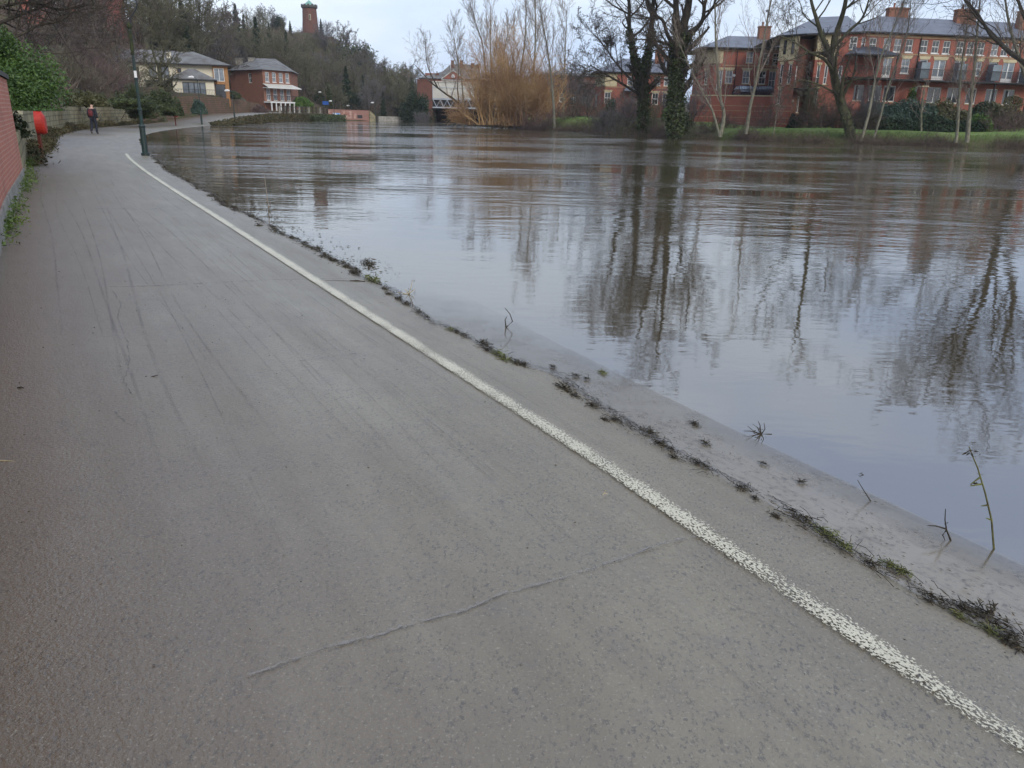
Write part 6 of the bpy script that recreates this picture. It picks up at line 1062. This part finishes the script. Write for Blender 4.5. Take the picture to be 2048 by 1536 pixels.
# local: facing +y ; x right
Vb = [(0, 0, .95), (0, .01, 1.12), (0, .02, 1.32), (0, .02, 1.45), (0, .03, 1.53), (0, .06, 1.60), (0, .07, 1.70), (.09, 0, .90), (.10, .10, .50), (.11, .06, .09), (.11, .20, .04), (-.09, 0, .90), (-.10, -.02, .50), (-.10, -.22, .14), (-.10, -.13, .04), (.19, .02, 1.42), (.25, .0, 1.14), (.24, .08, .9), (.23, .12, .80), (-.19, .02, 1.42), (-.25, -.02, 1.14), (-.23, .04, .92), (-.22, .09, .82)]
Eb = [(0, 1), (1, 2), (2, 3), (3, 4), (4, 5), (5, 6), (0, 7), (7, 8), (8, 9), (9, 10), (0, 11), (11, 12), (12, 13), (13, 14), (3, 15), (15, 16), (16, 17), (17, 18), (3, 19), (19, 20), (20, 21), (21, 22)]
Rb_ = [(.14, .1), (.13, .1), (.15, .1), (.10, .08), .055, .085, .085, .085, .06, .04, .035, .085, .06, .04, .035, .06, .045, .033, .03, .06, .045, .033, .03]
o = link('body', skin_mesh('body', Vb, Eb, Rb_, 'skin'), pe, WP[pe]); 
o2 = link('jacket', skin_mesh('jacket', [Vb[i] for i in (1, 0, 2, 3, 15, 16, 17, 19, 20, 21)] + [(0, .01, .84)], [(0, 1), (0, 2), (2, 3), (3, 4), (4, 5), (5, 6), (3, 7), (7, 8), (8, 9), (1, 10)], [(.18, .14), (.17, .13), (.2, .14), (.15, .11), .085, .07, .055, .085, .07, .055, (.19, .14)], 'jacket'), pe, WP[pe])
o3 = link('trousers', skin_mesh('trousers', [(0, 0, .92), Vb[7], Vb[8], (.11, .06, .05), Vb[11], Vb[12], (-.10, -.22, .10)], [(0, 1), (1, 2), (2, 3), (0, 4), (4, 5), (5, 6)], [(.15, .12), .11, .085, .07, .11, .085, .07], 'trousers'), pe, WP[pe])
for vs in ([(.11, .04, .05), (.11, .22, .035)], [(-.10, -.23, .10), (-.10, -.10, .04)]): link('shoe', skin_mesh('shoe', vs, [(0, 1)], [.05, .042], 'shoe'), pe, WP[pe])
bk = empty('backpack', (-26.2, 49.85, 1.0), 'small dark red backpack on the walker\'s back', 'backpack'); g = MB(); X0_, Y0_ = -26.2, 49.82
n = 10
rings_ = [(1.02, .10, .06), (1.08, .14, .10), (1.25, .15, .11), (1.38, .12, .08), (1.44, .07, .04)]
for a, b_ in zip(rings_, rings_[1:]):
    for k in range(n):
        P_ = lambda rr, kk: (X0_ + rr[1] * math.cos(kk * 2 * math.pi / n), Y0_ + rr[2] * math.sin(kk * 2 * math.pi / n), rr[0]); g.face([P_(a, k), P_(a, k + 1), P_(b_, k + 1), P_(b_, k)], 'bag_red')
g.build('bag', bk); g = MB()
for s in (-1, 1): g.tube([(X0_ + s * .1, Y0_ + .08, 1.42), (X0_ + s * .12, Y0_ + .2, 1.47), (X0_ + s * .13, Y0_ + .32, 1.4), (X0_ + s * .13, Y0_ + .3, 1.15)], .018, 5, 'bag_red')
g.build('strap', bk)

# ------------------------------------------------------------------ flood debris
def tuft(px, py, size, kind, label, seed, group=None, name='weed_clump', z=.008):
    x, y, _ = G(px, py, z); rs = np.random.RandomState(seed); e = empty(name, (x, y, z), label, 'plant debris', group)
    n = int(40 + 30 * rs.rand()); q_ = rs.normal(size=(n * 2, 1)) * size * .75; Cn = rs.normal(size=(n * 2, 3)) * [size * .3, size * .3, 0] + q_ * np.array([[-.5, .85, 0]]); Cn[:, 2] = rs.rand(n * 2) ** 2 * size * .5 * np.exp(-(q_[:, 0] / size) ** 2) + .002
    V, Fq = leaves(Cn, size * .24, rs, .2, flat=.5, bias=(-.5, .9, 0)); link('leaf_mat', mesh_np('leaf_mat', V, Fq, 'debris_green' if kind == 'g' else 'debris_leaf'), e, (x, y, z))
    n2 = 14 if kind != 'g' else 22; a = rs.uniform(0, 6.283, n2); t_ = rs.uniform(.2, 1.2, n2); d = np.stack([np.cos(a) * t_, np.sin(a) * t_, np.where(rs.rand(n2) < .75, .06, rs.uniform(.3, 1.2, n2))], 1); L_ = size * rs.uniform(.5, 1.2, n2)[:, None]
    P0 = rs.normal(size=(n2, 3)) * size * .25; P0[:, 2] = .004; P1 = P0 + d * L_ * .5; P2 = P1 + d * [1, 1, .4] * L_ * .5; V, Fq = tubes(np.concatenate([P0, P1]), np.concatenate([P1, P2]), np.full(2 * n2, .0022), np.full(2 * n2, .0012), 3)
    link('blades', mesh_np('blades', V, Fq, 'stem_green' if kind == 'g' else 'stem_dark'), e, (x, y, z)); return e
CL = [(744, 559, .10, 'g'), (770, 578, .05, 'd'), (778, 588, .05, 'd'), (797, 598, .05, 'd'), (814, 608, .055, 'd'), (839, 625, .045, 'd'), (855, 635, .03, 'd'), (902, 660, .04, 'g'), (914, 664, .035, 'd'), (928, 671, .04, 'd'), (968, 688, .065, 'd'), (977, 701, .04, 'd'), (996, 708, .06, 'g'), (1010, 718, .06, 'g'), (1034, 726, .055, 'd'), (1049, 730, .04, 'd'), (1106, 734, .03, 'd'), (1151, 752, .035, 'd'), (1172, 758, .025, 'd'),
      (1128, 778, .07, 'd'), (1151, 793, .04, 'd'), (1186, 812, .04, 'd'), (1210, 840, .035, 'd'), (1230, 840, .035, 'd'), (1299, 864, .05, 'd'), (1320, 887, .04, 'd'), (1341, 899, .025, 'd'), (1399, 928, .045, 'd'), (1349, 916, .03, 'd'), (1411, 887, .03, 'd'), (1527, 928, .025, 'd'), (1602, 965, .025, 'd'), (1484, 976, .04, 'd'), (1511, 998, .02, 'd'), (1552, 1034, .03, 'd'), (1600, 1036, .055, 'd'), (1655, 1069, .055, 'g'), (1689, 1094, .045, 'g'),
      (1742, 1129, .035, 'd'), (1780, 1131, .04, 'g'), (1805, 1145, .035, 'g'), (1871, 1201, .045, 'd'), (1925, 1214, .03, 'd'), (1920, 1234, .03, 'g'), (1983, 1263, .04, 'g'), (2024, 1288, .05, 'd'), (420, 393, .09, 'd'), (505, 433, .09, 'd'), (518, 452, .08, 'd'), (566, 467, .06, 'd'), (584, 475, .06, 'd'), (609, 487, .07, 'd'), (636, 497, .08, 'd'), (653, 512, .08, 'd'), (666, 521, .08, 'd'), (692, 534, .06, 'd'), (710, 546, .07, 'd'), (346, 345, .1, 'd'), (375, 362, .1, 'd'), (395, 378, .1, 'd'), (315, 325, .12, 'd'), (330, 335, .12, 'd'), (450, 405, .08, 'd'), (470, 415, .08, 'd')]
CL.sort(key=lambda c: -c[1])
ordn = lambda n: '%d%s' % (n, 'th' if 10 < n % 100 < 20 else {1: 'st', 2: 'nd', 3: 'rd'}.get(n % 10, 'th'))
for i, (px, py, s_, k_) in enumerate(CL):
    lb = ('green weedy clump' if k_ == 'g' else 'dark leafy clump' if py > 540 else 'dark twiggy clump') + ' on the flood line, %s from the lower right corner' % ordn(i + 1)
    tuft(px, py, s_, k_, lb, 200 + i, 'clumps of debris along the flood line')
tuft(1978, 1234, .075, 'd', 'largest muddy debris heap, at the lower right beside the submerged kerb', 301); tuft(1204, 746, .035, 'g', 'single dark leafy sprig standing in shallow water off the kerb', 302, z=.004); tuft(1390, 849, .035, 'd', 'two dark upright leaves at the outer kerb edge', 303, z=.004); tuft(738, 527, .12, 'd', 'flat pile of dark sticks at the water edge beyond the crack', 304, name='stick_pile')
def stalks(name, lines, label, cat, m='stem_dark', r=.003, z=0., D=None, blobs=(), bm_='debris_leaf', base=None):
    """lines: pixel polylines; first pixel of each stands on the ground/water unless D given"""
    e = None; g = MB(); b0 = G(*(base or lines[0][0]), z); e = empty(name, b0, label, cat)
    for ln in lines: g.tube([A(px, py, b0[1]) for px, py in ln], [r * (1 - .6 * i / (len(ln) - 1)) for i in range(len(ln))], 5, m)
    g.build('stem', e)
    if blobs:
        rs = np.random.RandomState(len(lines) + int(lines[0][0][0])); Cn = []
        for px, py, s_, n_ in blobs: c = np.array(A(px, py, b0[1])); Cn.append(c + rs.normal(size=(n_, 3)) * s_)
        V, Fq = leaves(np.concatenate(Cn), blobs[0][2] * .8, rs, .3); link('dead_leaves', mesh_np('dead_leaves', V - np.array(b0), Fq, bm_), e, b0)
stalks('tall_weed_stem', [[(1988, 1098), (1983, 1040), (1970, 985), (1955, 935), (1945, 912), (1938, 893)], [(1963, 968), (1940, 972)], [(1960, 955), (1942, 968)], [(1976, 1010), (1962, 1012)], [(1982, 1040), (1972, 1036)]], 'tallest bent weed stem with a withered head rising from the water at the right', 'weed', 'stem_green', .0045, blobs=[(1940, 905, .014, 14), (1952, 968, .006, 5)])
stalks('forked_twig', [[(1902, 1082), (1893, 1060), (1890, 1040), (1891, 1018)], [(1893, 1058), (1872, 1052), (1855, 1051)], [(1893, 1060), (1885, 1070), (1890, 1080)]], 'small dark forked twig standing in the water left of the tallest stem', 'twig', r=.004, blobs=[(1892, 1045, .006, 6)])
stalks('bent_twig', [[(1742, 1003), (1727, 980), (1715, 960)], [(1742, 1003), (1720, 1014), (1702, 1016), (1690, 1008)]], 'thin bent twig lying half in the water below the single leaf', 'twig', r=.0028)
stalks('thin_bent_reed', [[(1012, 655), (1025, 643), (1020, 628), (1010, 616)], [(1012, 655), (1010, 640), (1014, 633)]], 'thin V shaped reed sticking out of the calm water in the middle', 'reed', r=.006)
stalks('grass_tuft', [[(1522, 868), (1515, 855), (1505, 848)], [(1522, 868), (1520, 850), (1516, 842)], [(1523, 868), (1530, 858), (1528, 846)], [(1522, 868), (1500, 862), (1488, 862)], [(1524, 869), (1538, 868), (1544, 868)], [(1522, 868), (1512, 866), (1495, 852)]], 'spiky grass tuft standing alone in the river near the kerb', 'grass tuft', r=.0035, blobs=[(1520, 864, .012, 22)])
stalks('floating_leaf', [[(1727, 950), (1720, 946)], [(1727, 952), (1712, 950), (1695, 954)]], 'single dark curled leaf with a thin stalk floating off the kerb', 'leaf', r=.0025, blobs=[(1724, 949, .006, 7)])
stalks('dead_flower_stem', [[(817, 588), (822, 575), (824, 566), (826, 560)], [(817, 588), (828, 580), (830, 576)], [(817, 588), (806, 586), (795, 585)], [(818, 588), (812, 580), (808, 578)], [(819, 588), (830, 594)]], 'withered tuft with one pale seed head on the flood line', 'weed', 'straw', .004, blobs=[(826, 560, .014, 10), (817, 585, .03, 40)])
stalks('dead_reed', [[(537, 420), (536, 405), (533, 385), (530, 360), (528, 345)], [(536, 418), (541, 410), (540, 402)], [(537, 404), (529, 398)]], 'pale dead reed stalk standing in the water beyond the flood line', 'reed', 'twig_pale', .009, blobs=[(537, 408, .03, 14), (537, 418, .03, 8)])
stalks('upright_dead_leaf', [[(1990, 1222), (1988, 1210), (1985, 1200)], [(1988, 1212), (1980, 1208)], [(1988, 1214), (1996, 1206)]], 'upright curled dead leaf on the largest debris heap', 'leaf', r=.003, blobs=[(1988, 1212, .008, 6)])
stalks('dark_twig', [[(291, 753), (297, 756), (305, 753), (316, 750)]], 'short dark twig lying on the path left of the tyre tracks', 'twig', r=.006, z=.02); stalks('dead_leaf', [[(35, 776), (42, 774), (48, 776)]], 'dark crumpled leaf on the path near the left edge', 'leaf', r=.006, z=.02, blobs=[(42, 774, .012, 9)])
stalks('pale_twig', [[(1205, 990), (1209, 986), (1211, 980)], [(1209, 986), (1216, 988)]], 'tiny pale three pointed twig beside the white line', 'twig', 'straw', .0022, z=.022); stalks('straw_stem', [[(-5, 921), (10, 921), (32, 923)], [(8, 921), (16, 926)]], 'pale straw stem on the path at the left edge', 'straw', 'straw', .003, z=.022)
stalks('long_stick', [[(700, 562), (715, 561), (730, 563), (650, 561)]], 'long thin dark stick lying across the end of the crack', 'stick', r=.008, z=.014)
# fine litter (stuff)
rs = np.random.RandomState(55); es = smooth_curve(EDGE); n = 11000; yy = 1.7 + 27 * rs.rand(n) ** 2.0; dens = .25 + .75 * (np.sin(yy * 2.3) * np.sin(yy * 5.1 + 1) > -.2); ok = rs.rand(n) < dens; yy = yy[ok]; n = len(yy)
sp = np.where(rs.rand(n) < .8, rs.normal(0, .022, n), rs.normal(.12, .10, n)); ex2 = np.interp(yy, ys, ex_); dirn = np.array([.87, .5]); Cn = np.stack([ex2 + sp * dirn[0] * (1 + yy / 12), yy + sp * dirn[1], .0135 + rs.rand(n) * .004 - .007 * (sp > 0)], 1)
V, Fq = leaves(Cn, .008, rs, .2, flat=.93, bias=(-1.4, 2.4, 0)); V2, F2 = leaves(Cn[yy > 8], .02, rs, .25, flat=.9); V = np.concatenate([V, V2]); Fq = np.concatenate([Fq, F2 + 4 * n]); o = link('flood_litter', mesh_np('flood_litter', V, Fq, 'debris_leaf')); tag(o, 'fine dark specks of plant litter along the flood line', 'litter', kind='stuff')
rs = np.random.RandomState(56); n = 420; yy = rs.uniform(1.7, 12, n); xx = np.interp(yy, Wc[:, 1], Wc[:, 0]) * (f_ := rs.rand(n)) + np.interp(yy, ys, ex_) * (1 - f_); V, Fq = leaves(np.stack([xx, yy, np.full(n, .0235)], 1), .0055, rs, .5, flat=.97); o = link('path_grit', mesh_np('path_grit', V, Fq, 'debris_leaf')); tag(o, 'scattered grit and leaf bits on the path', 'litter', kind='stuff')

rs = np.random.RandomState(58); n = 520; yy = 1.8 + 14 * rs.rand(n) ** 1.6; x0 = np.interp(yy, ys, ex_) + rs.normal(.01, .035, n); P0 = np.stack([x0, yy, np.full(n, .016)], 1); dz_ = rs.uniform(0, .012, n)
d = np.stack([-.5 + rs.normal(0, .5, n), .85 + rs.normal(0, .5, n), np.zeros(n)], 1) * (rs.uniform(.015, .07, n) * (1 + yy / 14))[:, None]; P1 = P0 + d * .5; P1[:, 2] += dz_; P2 = P0 + d + rs.normal(0, .006, (n, 3)) * [1, 1, 0]
V, Fq = tubes(np.concatenate([P0, P1]), np.concatenate([P1, P2]), np.full(2 * n, .0016), np.full(2 * n, .001), 3); o = link('matted_strands', mesh_np('matted_strands', V, Fq, 'stem_dark')); tag(o, 'thin matted root and grass strands lying along the flood line', 'litter', kind='stuff')
# haze
hb = MB(); mh = bpy.data.materials.new('haze_air'); mh.use_nodes = True; mh.node_tree.nodes.remove(mh.node_tree.nodes['Principled BSDF']); pv = mh.node_tree.nodes.new('ShaderNodeVolumePrincipled'); pv.inputs['Density'].default_value = .0002; pv.inputs['Color'].default_value = (.9, .93, 1, 1); mh.node_tree.links.new(pv.outputs[0], mh.node_tree.nodes['Material Output'].inputs['Volume']); MAT['haze'] = mh
USE_HAZE = True
if USE_HAZE:
    hb.box(-1600, 1600, -400, 2100, -3, 50, 'haze'); tag(hb.build('haze'), kind='stuff')
# tell look-alikes apart: order identical labels from left to right as seen from the path
from collections import defaultdict
dd_ = defaultdict(list)
for o in C.objects:
    if o.parent is None and o.get('group') in ('trees on the wooded hill', 'scrub bushes on the left slope'): dd_[o['label']].append(o)
for k_, L_ in dd_.items():
    if len(L_) > 1:
        L_.sort(key=lambda o: o.location.x / o.location.y)
        for i, o in enumerate(L_): o['label'] = k_ + ', %s of %d from left' % (ordn(i + 1), len(L_))
